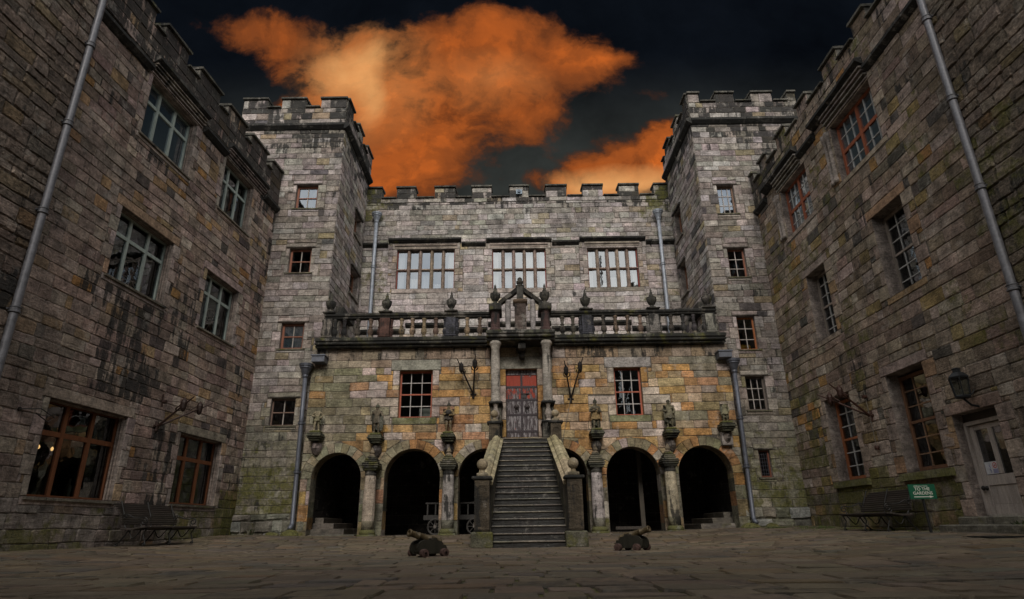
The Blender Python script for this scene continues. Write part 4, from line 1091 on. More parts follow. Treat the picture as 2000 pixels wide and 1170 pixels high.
def statue(n, label, x, zt, H, col, arms, head=True, stride=.0, legcol=None, turn=0.):
    y = 19.64; t = thing('statue', label, 'statue', (x, y, zt), 'stone figures on corbels above the arches')
    c = const_stone('statue_stone', col, (.30, .42, 0))
    J = {'pelvis': ((0, 0, .50), .088), 'waist': ((0, .0, .60), .078), 'chest': ((0, 0, .73), .112), 'neck': ((0, 0, .835), .046),
         'hipL': ((-.055, 0, .47), .07), 'kneeL': ((-.07, -.02-stride, .27), .052), 'ankleL': ((-.075, .0-stride, .06), .036), 'toeL': ((-.10, -.08-stride, .035), .032),
         'hipR': ((.055, 0, .47), .07), 'kneeR': ((.07, -.02+stride, .27), .052), 'ankleR': ((.08, .01+stride, .06), .036), 'toeR': ((.105, -.07+stride, .035), .032)}
    B = [('pelvis', 'waist'), ('waist', 'chest'), ('chest', 'neck')]
    for s_ in 'LR': B += [('pelvis', 'hip'+s_), ('hip'+s_, 'knee'+s_), ('knee'+s_, 'ankle'+s_), ('ankle'+s_, 'toe'+s_)]
    if head:
        J['jaw'] = ((0, -.012, .885), .05); J['brow'] = ((0, -.005, .94), .06); J['crown'] = ((0, 0, .985), .045); J['nose'] = ((0, -.075, .915), .014)
        B += [('neck', 'jaw'), ('jaw', 'brow'), ('brow', 'crown'), ('jaw', 'nose')]
    for s_, a in zip('LR', arms):
        k = -1 if s_ == 'L' else 1
        J['sh'+s_] = ((k*.125, 0, .775), .056); J['el'+s_] = (a[0], .045); J['wr'+s_] = (a[1], .034); J['ha'+s_] = (a[2], .036)
        B += [('chest', 'sh'+s_), ('sh'+s_, 'el'+s_), ('el'+s_, 'wr'+s_), ('wr'+s_, 'ha'+s_)]
    skin('body', J, B, H, t, (x, y, zt+.05), c, turn)
    m = MB(); m.cbox(x-.17, x+.17, y-.17, y+.16, zt, zt+.075, (.15, .155, .10), (.2, .95, 0), .03); part('plinth', m, M_CARVED, t)
    return t, (lambda a, b, d: (x+a*H, y+b*H, zt+.05+d*H)), H
def skirt(t, F, H, z0, z1, r0, r1, col, folds=9):
    m = MB(); n = 36; v = []; rings = 6
    for k in range(rings):
        q = k/(rings-1); r = r0+(r1-r0)*q; z = z0+(z1-z0)*q
        for i in range(n):
            w = 2*math.pi*i/n; rr = r*(1+.10*(1-q)*math.sin(folds*w+1.3)); v.append(F(rr*math.cos(w), .82*rr*math.sin(w), z+.012*(1-q)*math.sin(5*w)))
    m.mesh(v, [(k*n+i, k*n+(i+1) % n, (k+1)*n+(i+1) % n, (k+1)*n+i) for k in range(rings-1) for i in range(n)], col, (.35, .4, 0))
    part('tunic', m, M_CARVED, t, smooth=True)
def cloak(t, F, H, w0, w1, z0, z1, col, back=.13):
    m = MB(); v = []; n, K = 9, 6
    for j in range(K):
        q = j/(K-1)
        for i in range(n):
            a = -1+2*i/(n-1); ww = w1+(w0-w1)*q
            v.append(F(a*ww, back-.16*a*a+.015*math.sin(a*9), z0+(z1-z0)*q+.01*math.sin(a*6)))
    m.mesh(v, [(j*n+i, j*n+i+1, (j+1)*n+i+1, (j+1)*n+i) for j in range(K-1) for i in range(n)], col, (.4, .35, 0))
    v2 = [(a, b+.025, c) for a, b, c in v]; m.mesh(v2, [(j*n+i, (j+1)*n+i, (j+1)*n+i+1, j*n+i+1) for j in range(K-1) for i in range(n)], col, (.4, .35, 0))
    part('cloak', m, M_CARVED, t, smooth=True)
def helmet(t, F, H, col, brim=.1, tall=.1, name='helmet'):
    m = MB(); c = F(0, 0, .945)
    m.lathe(c, [(brim*H, 0), (brim*H, .012*H), (.068*H, .03*H), (.066*H, .06*H), (.045*H, .09*H), (.02*H, tall*H), (.018*H, (tall+.05)*H), (0, (tall+.07)*H)], 12, col, (.4, .4, 0)); part(name, m, M_CARVED, t, smooth=True)
hang = [((-.19, .02, .62), (-.19, -.03, .50), (-.18, -.05, .45)), ((.19, .02, .62), (.19, -.03, .50), (.18, -.05, .45))]
hipf = [((-.21, .02, .64), (-.12, -.11, .60), (-.07, -.13, .6)), ((.21, .02, .64), (.14, -.1, .54), (.1, -.13, .52))]
cros = [((-.20, -.01, .63), (-.09, -.14, .64), (-.02, -.16, .66)), ((.20, -.01, .62), (.09, -.14, .60), (.02, -.17, .6))]
t, F, H = statue(0, 'headless stone figure with bare pale legs, leftmost, beside the left lead drainpipe', -6.28, 3.30, .78, (.34, .29, .19), hipf, head=False, stride=.05, turn=.15)
skirt(t, F, H, .42, .62, .15, .10, (.2, .18, .11)); cloak(t, F, H, .15, .17, .3, .82, (.22, .21, .13))
t, F, H = statue(1, 'dark helmeted stone soldier with a long shield, left of the left red-framed sash window', -4.37, 3.20, .90, (.17, .14, .10), [hang[0], ((.2, .0, .64), (.22, -.05, .54), (.21, -.09, .5))])
skirt(t, F, H, .38, .62, .14, .105, (.13, .11, .08)); helmet(t, F, H, (.11, .11, .08), .085, .1); cloak(t, F, H, .17, .15, .08, .80, (.1, .1, .08))
m = MB(); m.prism([(.15+.07*math.cos(R(a)), .36+.27*math.sin(R(a))) for a in range(0, 360, 20)], lambda a, b, d: F(a+.04, d, b), -.12, -.07, (.11, .11, .085), (.4, .4, 0)); part('shield', m, M_CARVED, t)
t, F, H = statue(2, 'blackened stone figure in a tall hat with pale legs, right of the left red-framed window', -2.08, 3.21, .90, (.26, .19, .10), cros)
skirt(t, F, H, .46, .70, .16, .12, (.07, .06, .05)); helmet(t, F, H, (.07, .065, .055), .07, .14, 'hat'); cloak(t, F, H, .2, .13, .42, .82, (.06, .055, .05))
m = MB(); m.lathe(F(0, -.13, .60), [(.0, 0), (.09*H, .03*H), (.11*H, .1*H), (.08*H, .17*H), (0, .2*H)], 12, (.06, .055, .05), (.5, .3, 0)); part('bundle', m, M_CARVED, t)
t, F, H = statue(3, 'stone figure in a long ochre tunic holding a baton, just right of the staircase', 2.62, 3.25, .90, (.17, .145, .10), cros, turn=.1)
skirt(t, F, H, .34, .72, .17, .115, (.30, .21, .10), 11); helmet(t, F, H, (.1, .1, .07), .075, .11); cloak(t, F, H, .17, .15, .06, .8, (.11, .115, .08))
m = MB(); m.tube([F(-.13, -.17, .74), F(.16, -.19, .60)], .016, 8, (.1, .09, .07), (.4, .3, 0)); part('baton', m, M_CARVED, t)
t, F, H = statue(4, 'stocky bareheaded stone figure in a coat, right of the right red-framed window', 4.97, 3.24, .90, (.19, .17, .11), hipf, stride=-.03, turn=-.1)
skirt(t, F, H, .36, .66, .17, .12, (.2, .18, .12)); cloak(t, F, H, .19, .2, .1, .82, (.2, .185, .13)); m = MB()
m.lathe(F(0, .01, .93), [(.055*H, 0), (.07*H, .03*H), (.066*H, .06*H), (.03*H, .085*H), (0, .09*H)], 10, (.09, .08, .06), (.4, .3, 0)); part('hair', m, M_CARVED, t, smooth=True)
t, F, H = statue(5, 'headless mossy stone figure in a short kilt, rightmost, beside the right lead drainpipe', 6.75, 3.42, .68, (.24, .22, .14), hang, head=False, stride=.04, turn=-.25)
skirt(t, F, H, .36, .62, .18, .11, (.26, .24, .15)); cloak(t, F, H, .19, .17, .15, .84, (.27, .26, .19))

# ------------------------------------------------------------------ iron lamp brackets
IR = (.022, .018, .016)
def lamp_bracket(label, P, piv, arms, rust=0., extra=None):
    """P(u, z, d) -> point; two straight arms from one wall plate, each with a small lamp and a spike"""
    t = thing('lamp_bracket', label, 'lamp bracket', P(*piv, 0)); c = mix(IR, (.11, .035, .018), rust)
    m = MB(); q = Vector(P(*piv, .02)); m.tube([P(piv[0], piv[1]-.12, .03), P(piv[0], piv[1]+.12, .03)], .045, 6, c); m.tube([P(piv[0]-.10, piv[1], .03), P(piv[0]+.10, piv[1], .03)], .03, 6, c); m.lathe(tuple(q), [(.03, -.05), (.055, 0), (.03, .05)], 8, c)
    part('wall_plate', m, M_IRON, t)
    tips = []
    for e in arms:
        m = MB(); a = Vector(P(*piv, .06)); b = Vector(P(*e)); d = (b-a).normalized()
        m.tube([a, b, b+d*.34], .03, 6, c, r1=.014); m.tube([b-d*.25, b-d*.25+Vector((0, 0, .07)), b-d*.1+Vector((0, 0, .10)), b], .013, 5, c)
        s_ = d.cross(Vector((0, 0, 1))).normalized()
        for k in (-1, 1):   # scrolls
            m.tube([b-d*.12+s_*k*.01+(s_*k*.10*math.sin(w)+d*.09*math.cos(w)) for w in [R(x_*30) for x_ in range(10)]], .012, 5, c)
        arm = part('arm', m, M_IRON, t)
        m = MB(); z = b+Vector((0, 0, -.02)); m.lathe(tuple(z), [(.03, .16), (.065, .14), (.08, .08), (.07, -.06), (.05, -.11), (.02, -.14)], 8, sc(c, .7)); m.lathe(tuple(z+Vector((0, 0, .14))), [(.07, 0), (.05, .02), (.015, .06), (.0, .1)], 8, c); part('lamp', m, M_IRON, arm)
        tips.append(b)
    m = MB(); m.tube([tips[0], tips[1]], .007, 5, c)
    if extra: extra(m, c)
    part('tie_rod', m, M_IRON, t)
    return t
lamp_bracket('black two-armed iron lamp bracket left of the old red door', FA.P, (-1.31, 4.52), [(-1.68, 5.3, .5), (-1.24, 5.42, .5)])
def chain(m, c):
    m.tube([FA.P(1.87, 4.95, .16), FA.P(1.87, 4.35, .1), FA.P(1.6, 3.2, .06), FA.P(1.53, 2.95, .06)], .008, 5, (.2, .19, .18))
lamp_bracket('black two-armed iron lamp bracket with a hanging wire, right of the old red door', FA.P, (1.87, 4.32), [(1.72, 5.15, .5), (2.18, 5.28, .5)], extra=chain)
m = MB()
def lpul(m, c):
    m.lathe(FLW.P(15.44, 3.53, .05), [(.05, 0), (.05, .1)], 10, c, axis=(1, 0, 0)); m.tube([FLW.P(15.40, 3.72, .06), FLW.P(15.43, 3.4, .06)], .02, 6, c); m.tube([FLW.P(15.44, 3.56, .12), FLW.P(15.5, 3.5, .7)], .006, 5, c)
lamp_bracket('rusty two-armed iron lamp bracket on the left wing between two brown windows', FLW.P, (15.4, 2.91), [(15.28, 3.40, .72), (16.0, 3.44, .72)], .2, lpul)
def rpul(m, c):
    m.lathe(FRW.P(15.53, 3.42, .05), [(.05, 0), (.05, .1)], 10, c, axis=(-1, 0, 0)); m.tube([FRW.P(15.53, 3.6, .08), FRW.P(15.53, 2.2, .06)], .008, 5, (.2, .18, .15)); m.lathe(FRW.P(15.53, 2.15, .06), [(.05, -.05), (.06, 0), (.05, .05)], 8, c); m.tube([FRW.P(15.53, 3.45, .12), FRW.P(15.75, 3.55, .7)], .006, 5, c)
lamp_bracket('rusty two-armed iron lamp bracket jutting out before the narrow sash window', FRW.P, (15.53, 2.94), [(16.0, 3.45, .74), (15.45, 3.53, .74)], .4, rpul)
m = MB(); m.tube([FLW.P(11.35, 2.62, .02), FLW.P(11.7, 2.68, .14), FLW.P(12.0, 2.55, .2), FLW.P(11.85, 2.45, .2), FLW.P(11.6, 2.58, .14)], .011, 6, IR); m.lathe(FLW.P(11.35, 2.62, 0), [(.04, 0), (.04, .03)], 8, IR, axis=(1, 0, 0))
tag(part('wall_hook', m, M_IRON), 'bent iron wall hook at the upper left corner of the near brown window', 'hook')

# hexagonal wall lantern by the pale door
t = thing('wall_lantern', 'black six-sided wall lantern above the pale glazed door', 'lantern', FRW.P(11.88, 2.9, .27)); c0 = Vector(FRW.P(11.88, 2.70, .27)); ic = (.018, .02, .022)
m = MB(); m.lathe(tuple(c0+Vector((0, 0, .36))), [(.18, -.01), (.19, .02), (.11, .10), (.075, .11), (.075, .17), (.09, .18), (.04, .21)], 6, ic); m.lathe(tuple(c0), [(.09, -.04), (.135, -.03), (.145, 0), (.135, .02)], 6, ic)
for k in range(6):
    w = 2*math.pi*k/6; d = Vector((math.cos(w), math.sin(w), 0)); m.tube([c0+d*.135, c0+d*.172+Vector((0, 0, .36))], .011, 5, ic)
part('lantern_frame', m, M_IRON, t)
m = MB(); m.lathe(tuple(c0+Vector((0, 0, .01))), [(.125, 0), (.16, .345)], 6, (.04, .04, .04)); part('glass', m, M_GLASS, t)
m = MB(); m.tube([c0+Vector((0, 0, .02)), c0+Vector((0, 0, .14))], .03, 8, (.4, .38, .33)); part('candle', m, M_PLAIN, t)
m = MB(); m.tube([FRW.P(11.88, 2.5, 0), FRW.P(11.88, 2.53, .15), tuple(c0+Vector((0, 0, -.05)))], .022, 6, ic); m.tube([FRW.P(11.88, 2.85, 0), FRW.P(11.88, 2.75, .08), tuple(c0+Vector((0, 0, -.03)))], .014, 6, ic); part('bracket', m, M_IRON, t)

# ------------------------------------------------------------------ rainwater pipes
LEAD = (.17, .19, .23)
def downpipe(label, top, bot, r, hop=True, box=None, shoe=False, seg=1.75, col=LEAD, group=None, out=(0, -1, 0)):
    t = thing('drainpipe', label, 'drainpipe', bot); a, b = Vector(top), Vector(bot); col = sc(col, 1.); o = Vector(out)
    m = MB(); n = max(2, int((a-b).length/seg)); q = [a+(b-a)*k/n for k in range(n+1)]; pts = list(q)
    if shoe: pts += [b+o*.06+Vector((0, 0, -.08)), b+o*.20+Vector((0, 0, -.15))]
    m.tube(pts, r, 12, col); part('pipe', m, M_LEAD, t, smooth=True)
    for k in range(1, n):
        m = MB(); p = q[k]; m.lathe((p.x, p.y, p.z-.06), [(r+.004, 0), (r+.028, .015), (r+.028, .045), (r+.012, .055), (r+.012, .10), (r+.022, .11), (r+.022, .125), (r+.002, .135)], 12, sc(col, .75))
        s_ = Vector((-o.y, o.x, 0)); w = .12 if r < .08 else .15
        m.tube([p-s_*w-o*.05, p+s_*w-o*.05], .02, 6, sc(col, .6)); part('collar', m, M_LEAD, t)
    if hop:
        m = MB(); m.lathe((a.x, a.y, a.z-.05), [(r+.01, 0), (r+.03, .06), (r+.02, .1), (.17, .3), (.20, .33), (.20, .38), (.225, .39), (.235, .47), (.21, .48)], 12, sc(col, .8)); part('hopper', m, M_LEAD, t)
    if box:
        m = MB(); m.cbox(*box, col, b=.015); x0, x1, y0, y1, z0, z1 = box; m.cbox(x0-.03, x1+.03, y0-.03, y1, z1+.001, z1+.05, sc(col, 1.1), b=.01); part('gutter_box', m, M_LEAD, t)
    return t
g1 = None
downpipe('blue-grey lead drainpipe with a flared hopper left of the left five-light window', (-5.85, 23.74, 12.95), (-5.84, 23.74, 6.5), .078, col=(.30, .33, .38))
downpipe('blue-grey lead drainpipe with a flared hopper right of the right five-light window', (6.42, 23.74, 12.88), (6.38, 23.74, 6.5), .078, col=(.34, .37, .42))
downpipe('dark lead drainpipe with box gutter at the left end of the arcade', (-6.84, 19.72, 5.16), (-6.76, 19.72, .62), .07, box=(-6.62, -6.2, 19.5, 19.9, 5.6, 5.8), shoe=True, col=(.13, .14, .17), seg=1.5)
downpipe('dark lead drainpipe with box gutter at the right end of the arcade', (7.28, 19.72, 5.12), (7.22, 19.72, .6), .07, box=(6.78, 7.2, 19.5, 19.9, 5.56, 5.76), shoe=True, col=(.13, .14, .17), seg=1.5)
downpipe('tall grey drainpipe at the left edge where the left wing meets the rubble tower', FLW.P(10.56, 14.5, .14), FLW.P(10.56, .2, .14), .072, hop=False, seg=1.9, col=(.15, .15, .165), out=(1, 0, 0))
downpipe('tall grey drainpipe at the right edge where the right wing meets the rubble tower', FRW.P(10.15, 14.5, .14), FRW.P(10.15, .2, .14), .074, hop=False, seg=1.9, col=(.17, .17, .185), out=(-1, 0, 0))

# ------------------------------------------------------------------ benches
def bench(label):
    t = thing('bench', label, 'bench', (0, 0, 0), 'slatted benches against the side walls'); L_ = 1.03; wc = (.045, .036, .029); ic = (.02, .019, .018)
    m = MB()
    for k in range(9):
        y = -.30+.062*k; z = .40+.018*math.cos(k*.55)-.012*(k/8); m.cbox(-L_, L_, y, y+.058, z-.04, z, jit3(wc), b=.008)
    part('seat', m, M_WOOD, t)
    m = MB()
    for k in range(10):
        z = .45+.046*k; y = .24+.012*k+.0022*k*k-.03*math.sin(k*.35); m.cbox(-L_, L_, y, y+.035, z, z+.043, jit3(wc), b=.008)
    part('backrest', m, M_WOOD, t)
    def spiral(c, r0, r1, a0, a1, x, n=18): return [(x, c[0]+(r0+(r1-r0)*k/n)*math.cos(R(a0+(a1-a0)*k/n)), c[1]+(r0+(r1-r0)*k/n)*math.sin(R(a0+(a1-a0)*k/n))) for k in range(n+1)]
    for x in (-.93, 0., .93):
        m = MB()
        m.tube([(x, -.30, .37), (x, .0, .365), (x, .2, .37), (x, .25, .45), (x, .29, .65), (x, .42, .95)], .016, 6, ic)
        m.tube([(x, -.28, .36), (x, -.22, .25), (x, -.27, .12), (x, -.30, .05)]+spiral((-.27, .05), .03, .012, 180, 480, x), .014, 6, ic)
        m.tube([(x, .12, .36), (x, .2, .22), (x, .3, .1), (x, .36, .05)]+spiral((.35, .045), .03, .012, 0, -300, x), .014, 6, ic)
        m.tube([(x, -.18, .36), (x, -.05, .2), (x, .0, .17), (x, .05, .2), (x, .14, .35)], .011, 6, ic)
        part('leg', m, M_IRON, t)
    for x in (-.96, .96):
        m = MB(); m.tube([(x, .31, .66), (x, .2, .67), (x, .05, .60), (x, -.1, .58), (x, -.2, .6)]+spiral((-.21, .52), .08, .025, 80, 500, x), .013, 6, ic); m.tube([(x, -.14, .46), (x, -.18, .40)], .013, 6, ic); m.tube(spiral((.25, .62), .05, .02, 60, 420, x), .011, 6, ic); part('armrest', m, M_IRON, t)
    return t
b1 = bench('dark slatted bench with iron scroll legs against the left wing wall')
b2 = dup(b1); b2['label'] = 'dark slatted bench with iron scroll arms against the right wing wall beside the green sign'
b1.location = (-8.28, 15.2, .14); b1.rotation_euler = (0, 0, R(90-3.6))
b2.location = (8.38, 15.15, .21); b2.rotation_euler = (0, 0, R(-90))

# ------------------------------------------------------------------ cannons
def cannon(label):
    t = thing('cannon', label, 'cannon', (0, 0, 0), 'small cannons on wooden carriages before the stairs'); oc = (.024, .022, .015)
    for s_ in (-1, 1):
        pr = [(-.30, .06), (.22, .05), (.255, .10), (.26, .16), (.235, .225), (.19, .265), (.12, .285), (.03, .285), (-.01, .275), (-.03, .31), (-.10, .31), (-.12, .27), (-.20, .25), (-.22, .20), (-.28, .19), (-.31, .13)]
        m = MB(); m.prism(pr, lambda a, b, d: (a, d, b), s_*.085, s_*.135, oc, (0, 0, 0)); part('cheek', m, M_WOOD, t)
    m = MB(); m.cbox(-.28, .20, -.084, .084, .075, .11, oc, b=.01); m.cbox(.14, .18, -.084, .084, .112, .22, oc, b=.01)
    for x in (-.22, .17): m.tube([(x, -.24, .068), (x, .24, .068)], .022, 8, (.06, .05, .04))
    part('bed', m, M_WOOD, t)
    for x in (-.22, .17):
        for s_ in (-1, 1):
            m = MB(); m.lathe((x, s_*.14, .068), [(.066, 0), (.07, .01), (.07, .075), (.066, .085), (.03, .087), (.03, .1), (.0, .1)], 16, (.085, .05, .042), axis=(0, s_, 0)); part('wheel', m, M_WOOD, t)
    m = MB(); ax = Vector((.94, 0, .28)).normalized(); p = Vector((-.24, 0, .225))
    m.lathe(tuple(p), [(.0, -.07), (.025, -.06), (.028, -.04), (.015, -.025), (.05, -.01), (.075, 0), (.08, .02), (.074, .03), (.07, .2), (.075, .205), (.075, .225), (.066, .23), (.058, .42), (.062, .425), (.062, .44), (.054, .445), (.052, .56), (.06, .59), (.066, .61), (.062, .625), (.034, .627), (.034, .5)], 18, (.10, .072, .035), axis=tuple(ax))
    part('barrel', m, M_IRONB, t, smooth=True)
    m = MB(); q = p+ax*.24; m.tube([q+Vector((0, -.14, 0)), q+Vector((0, .14, 0))], .022, 8, (.06, .05, .04)); part('trunnion', m, M_IRON, t)
    return t
M_IRONB = attr_mat('rusted_gunmetal', .5, .35, .5, .35, .9, 9.)
k1 = cannon('small dark cannon left of the staircase, its muzzle pointing left')
k2 = dup(k1); k2['label'] = 'small rust-gold cannon right of the staircase, its muzzle pointing right'
k1.location = (-1.40, 10.45, .006); k1.rotation_euler = (0, 0, R(180+40))
k1.scale = k2.scale = (.96, .96, .90)
k2.location = (2.10, 11.75, .006); k2.rotation_euler = (0, 0, R(-40))

# ------------------------------------------------------------------ the garden sign
SG = thing('sign', 'green sign on a black post reading TO THE GARDENS with a white arrow', 'sign', (7.78, 12.3, .22))
sb = Vector((7.78, 12.27, .96)); yaw = R(-6); sx = Vector((math.cos(yaw), math.sin(yaw), 0)); sn = Vector((math.sin(yaw), -math.cos(yaw), 0)); sz = Vector((0, 0, 1))
def S(a, b, d=0.): return tuple(sb+sx*a+sz*b+sn*d)
m = MB(); m.box8([S(-.24, -.135, .012), S(.24, -.135, .012), S(.24, -.135, -.012), S(-.24, -.135, -.012), S(-.24, .135, .012), S(.24, .135, .012), S(.24, .135, -.012), S(-.24, .135, -.012)], (.006, .095, .048)); BOARD = part('board', m, M_PLAIN, SG)
m = MB(); m.tube([S(0, -.12, -.035), (7.79, 12.3, .15)], .026, 8, (.018, .018, .018)); part('post', m, M_IRON, SG)
def text(s, size, a, b, name='lettering', shear=0., bold=0.):
    cu = bpy.data.curves.new('lettering', 'FONT'); cu.body = s; cu.size = size; cu.align_x = 'CENTER'; cu.align_y = 'CENTER'; cu.extrude = .0008; cu.shear = shear; cu.offset = bold
    tmp = bpy.data.objects.new('lettering', cu); COL.objects.link(tmp)
    dg = bpy.context.evaluated_depsgraph_get(); me = bpy.data.meshes.new_from_object(tmp.evaluated_get(dg)); bpy.data.objects.remove(tmp)
    mb = MB(); mb.mesh([S(a+v.co.x, b+v.co.y, .0135+v.co.z) for v in me.vertices], [tuple(p.vertices) for p in me.polygons], (.62, .64, .56)); part(name, mb, M_PLAIN, BOARD)
text('Chillingham Castle', .034, -.02, .100, shear=.2, bold=.0004); text('TO THE', .078, 0, .045, bold=.0015); text('GARDENS', .078, 0, -.03, bold=.0015)
m = MB(); m.prism([(-.17, -.102), (.11, -.102), (.11, -.118), (.18, -.094), (.11, -.07), (.11, -.086), (-.17, -.086)], lambda a, b, d: S(a, b, d), .0125, .0145, (.62, .64, .56)); part('arrow', m, M_PLAIN, BOARD)

# ------------------------------------------------------------------ under the arches
for x0, x1, lab, s_ in ((-6.4, -4.95, 'worn stone steps rising to the left inside the leftmost arch', -1), (5.35, 7.04, 'worn stone steps rising to the right inside the rightmost arch', 1)):
    t = thing('stone_steps', lab, 'steps', ((x0+x1)/2, 20.9, .2))
    for k in range(4):
        w = (x1-x0)*(1-.2*k)-.1*k; m = MB(); a, b = (x0, x0+w) if s_ < 0 else (x1-w, x1)
        m.cbox(a, b, 20.1+.22*k, 23, .18+.17*(k-1) if k else .1, .28+.17*k, jit3((.12, .105, .08)), (.3, .4, 0), .015); part('step', m, M_STEP, t)
m = MB(); m.cbox(4.16, 4.30, 21.45, 21.59, .22, 3.6, (.08, .068, .053), b=.012); m.cbox(3.3, 4.155, 21.44, 21.56, .30, .40, (.06, .05, .042), b=.01)
tag(part('timber_post', m, M_WOOD), 'upright timber post with a low rail inside the second arch from the right', 'post')
CT = thing('cart', 'low pale wooden cart with spindle rails in the dark arch left of the stairs', 'cart', (-2.1, 21.9, .22)); wc = (.05, .047, .045)
m = MB(); m.cbox(-3.05, -1.0, 21.6, 22.6, .68, .84, wc, b=.01); part('bed', m, M_WOOD, CT)
m = MB(); m.cbox(-3.0, -1.0, 21.62, 21.68, 1.18, 1.24, wc, b=.01)
for k in range(8): x = -2.95+.27*k; m.cbox(x, x+.05, 21.62, 21.67, .845, 1.178, wc, b=.008)
part('side_rail', m, M_WOOD, CT)
for x in (-2.65, -1.35):
    for y in (21.55, 22.65):
        m = MB(); m.tube([(x+.24*math.cos(R(a)), y, .47+.24*math.sin(R(a))) for a in range(0, 361, 18)], .03, 6, (.07, .065, .06), caps=False); m.lathe((x, y-.06, .47), [(.05, 0), (.05, .12)], 8, (.2, .18, .16), axis=(0, 1, 0))
        for a in range(0, 360, 45): m.tube([(x, y, .47), (x+.24*math.cos(R(a)), y, .47+.24*math.sin(R(a)))], .014, 5, (.07, .065, .06))
        part('wheel', m, M_WOOD, CT)
    m = MB(); m.tube([(x, 21.55, .47), (x, 22.65, .47)], .025, 6, (.2, .18, .16)); m.cbox(x-.05, x+.05, 21.7, 22.5, .49, .679, (.2, .18, .16), b=.01); part('axle', m, M_WOOD, CT)

# ------------------------------------------------------------------ things seen through the windows
def spoked(label, u, z, r, d):
    t = thing('wheel', label, 'spoked wheel', FLW.P(u, z-r, d)); wc = (.48, .39, .29)
    C_ = lambda a, q, e=0.: FLW.P(u+q*math.cos(a), z+q*math.sin(a), d+e)
    m = MB(); m.tube([C_(R(a), r) for a in range(0, 361, 12)], .032, 8, wc, caps=False); part('rim', m, M_WOOD, t, smooth=True)
    m = MB(); m.lathe(FLW.P(u, z, d-.06), [(.05, 0), (.08, .04), (.08, .1), (.05, .14)], 10, sc(wc, .7), axis=(1, 0, 0)); part('hub', m, M_WOOD, t)
    for k in range(12): m = MB(); m.tube([C_(R(30*k), .06), C_(R(30*k), r)], .014, 6, wc); part('spoke', m, M_WOOD, t)
spoked('large wooden spoked wheel inside the nearer middle-floor window of the left wing', 14.2, 6.44, .45, -.6)
spoked('smaller wooden spoked wheel inside the farther middle-floor window of the left wing', 18.0, 6.5, .42, -.6)
for u, lab in ((13.05, 'glowing amber bulb in the near brown window, the left of two'), (13.42, 'glowing amber bulb in the near brown window, the right of two')):
    t = thing('light_bulb', lab, 'light bulb', FLW.P(u, 2.15, -.9))
    m = MB(); m.lathe(FLW.P(u, 2.10, -.9), [(0, 0), (.024, .02), (.03, .05), (.012, .09)], 10, (1, .6, .3)); part('bulb', m, M_BULB, t, smooth=True)
    m = MB(); m.tube([FLW.P(u, 2.22, -.9), FLW.P(u, 3.05, -.9)], .008, 5, IR); part('flex', m, M_IRON, t)
def bottle(label, u, z, d, col, h=.3):
    m = MB(); m.lathe(FLW.P(u, z, d), [(.05, 0), (.055, .02), (.055, .6*h), (.02, .75*h), (.02, h)], 10, col); tag(part('bottle', m, M_PLAIN, smooth=True), label, 'bottle')
m = MB(); m.fbox(FLW, 12.1, 14.0, 1.0, 1.12, -1.3, -.36, (.06, .04, .03)); tag(part('window_table', m, M_WOOD), 'dark wooden table just inside the near brown window of the left wing', 'table')
m = MB(); m.fbox(FLW, 16.6, 18.35, 1.0, 1.13, -1.3, -.36, (.06, .04, .03)); tag(part('window_table', m, M_WOOD), 'dark wooden table just inside the far brown window of the left wing', 'table')
bottle('pale bottle standing in the near brown window of the left wing', 13.7, 1.121, -.55, (.42, .45, .38), .42); bottle('pale bottle standing in the far brown window of the left wing', 17.5, 1.131, -.55, (.32, .33, .28), .3)
for i, (u0, u1, z0, z1, c, lab) in enumerate(((17.05, 17.3, 1.62, 1.9, (.62, .62, .64), 'white paper sheet low in the narrow ground-floor sash window, the left one'), (16.65, 16.85, 1.62, 1.85, (.55, .56, .6), 'white paper sheet low in the narrow ground-floor sash window, the right one'),
        (13.98, 14.34, 1.6, 1.9, (.36, .26, .11), 'tan paper notice in the bottom left pane of the tall brown window'), (13.66, 13.92, 1.6, 1.84, (.42, .47, .42), 'pale green paper notice in the bottom of the tall brown window beside the tan one'))):
    m = MB(); m.fbox(FRW, u0, u1, z0, z1, -.445, -.44, c); tag(part('paper_notice', m, M_PLAIN), lab, 'notice')
m = MB(); m.fbox(FA, -3.15, -2.75, 3.86, 4.18, -.62, -.45, (.5, .48, .44), b=.01); m.fbox(FA, -3.1, -2.8, 3.9, 4.14, -.45, -.44, (.42, .41, .36)); tag(part('storage_box', m, M_PLAIN), 'cream box standing inside the left red-framed window', 'box')
m = MB(); m.lathe(FA.P(3.98, 3.84, -.42), [(.05, 0), (.07, .05), (.06, .14), (.03, .18), (.035, .22)], 10, (.2, .26, .34)); tag(part('glass_jar', m, M_PLAIN, smooth=True), 'blue-grey jar standing inside the right red-framed window', 'jar')
m = MB()
for k in range(5): m.lathe(RTF.P(7.88+.07*k, 6.06+.01*(k % 2), -.42), [(.0, 0), (.06, .03), (.065, .1), (.03, .16), (0, .17)], 8, (.5, .25, .03))
tag(part('orange_fruit', m, M_PLAIN, smooth=True), 'heap of orange-yellow fruit on a window sill of the right corner tower', 'fruit')

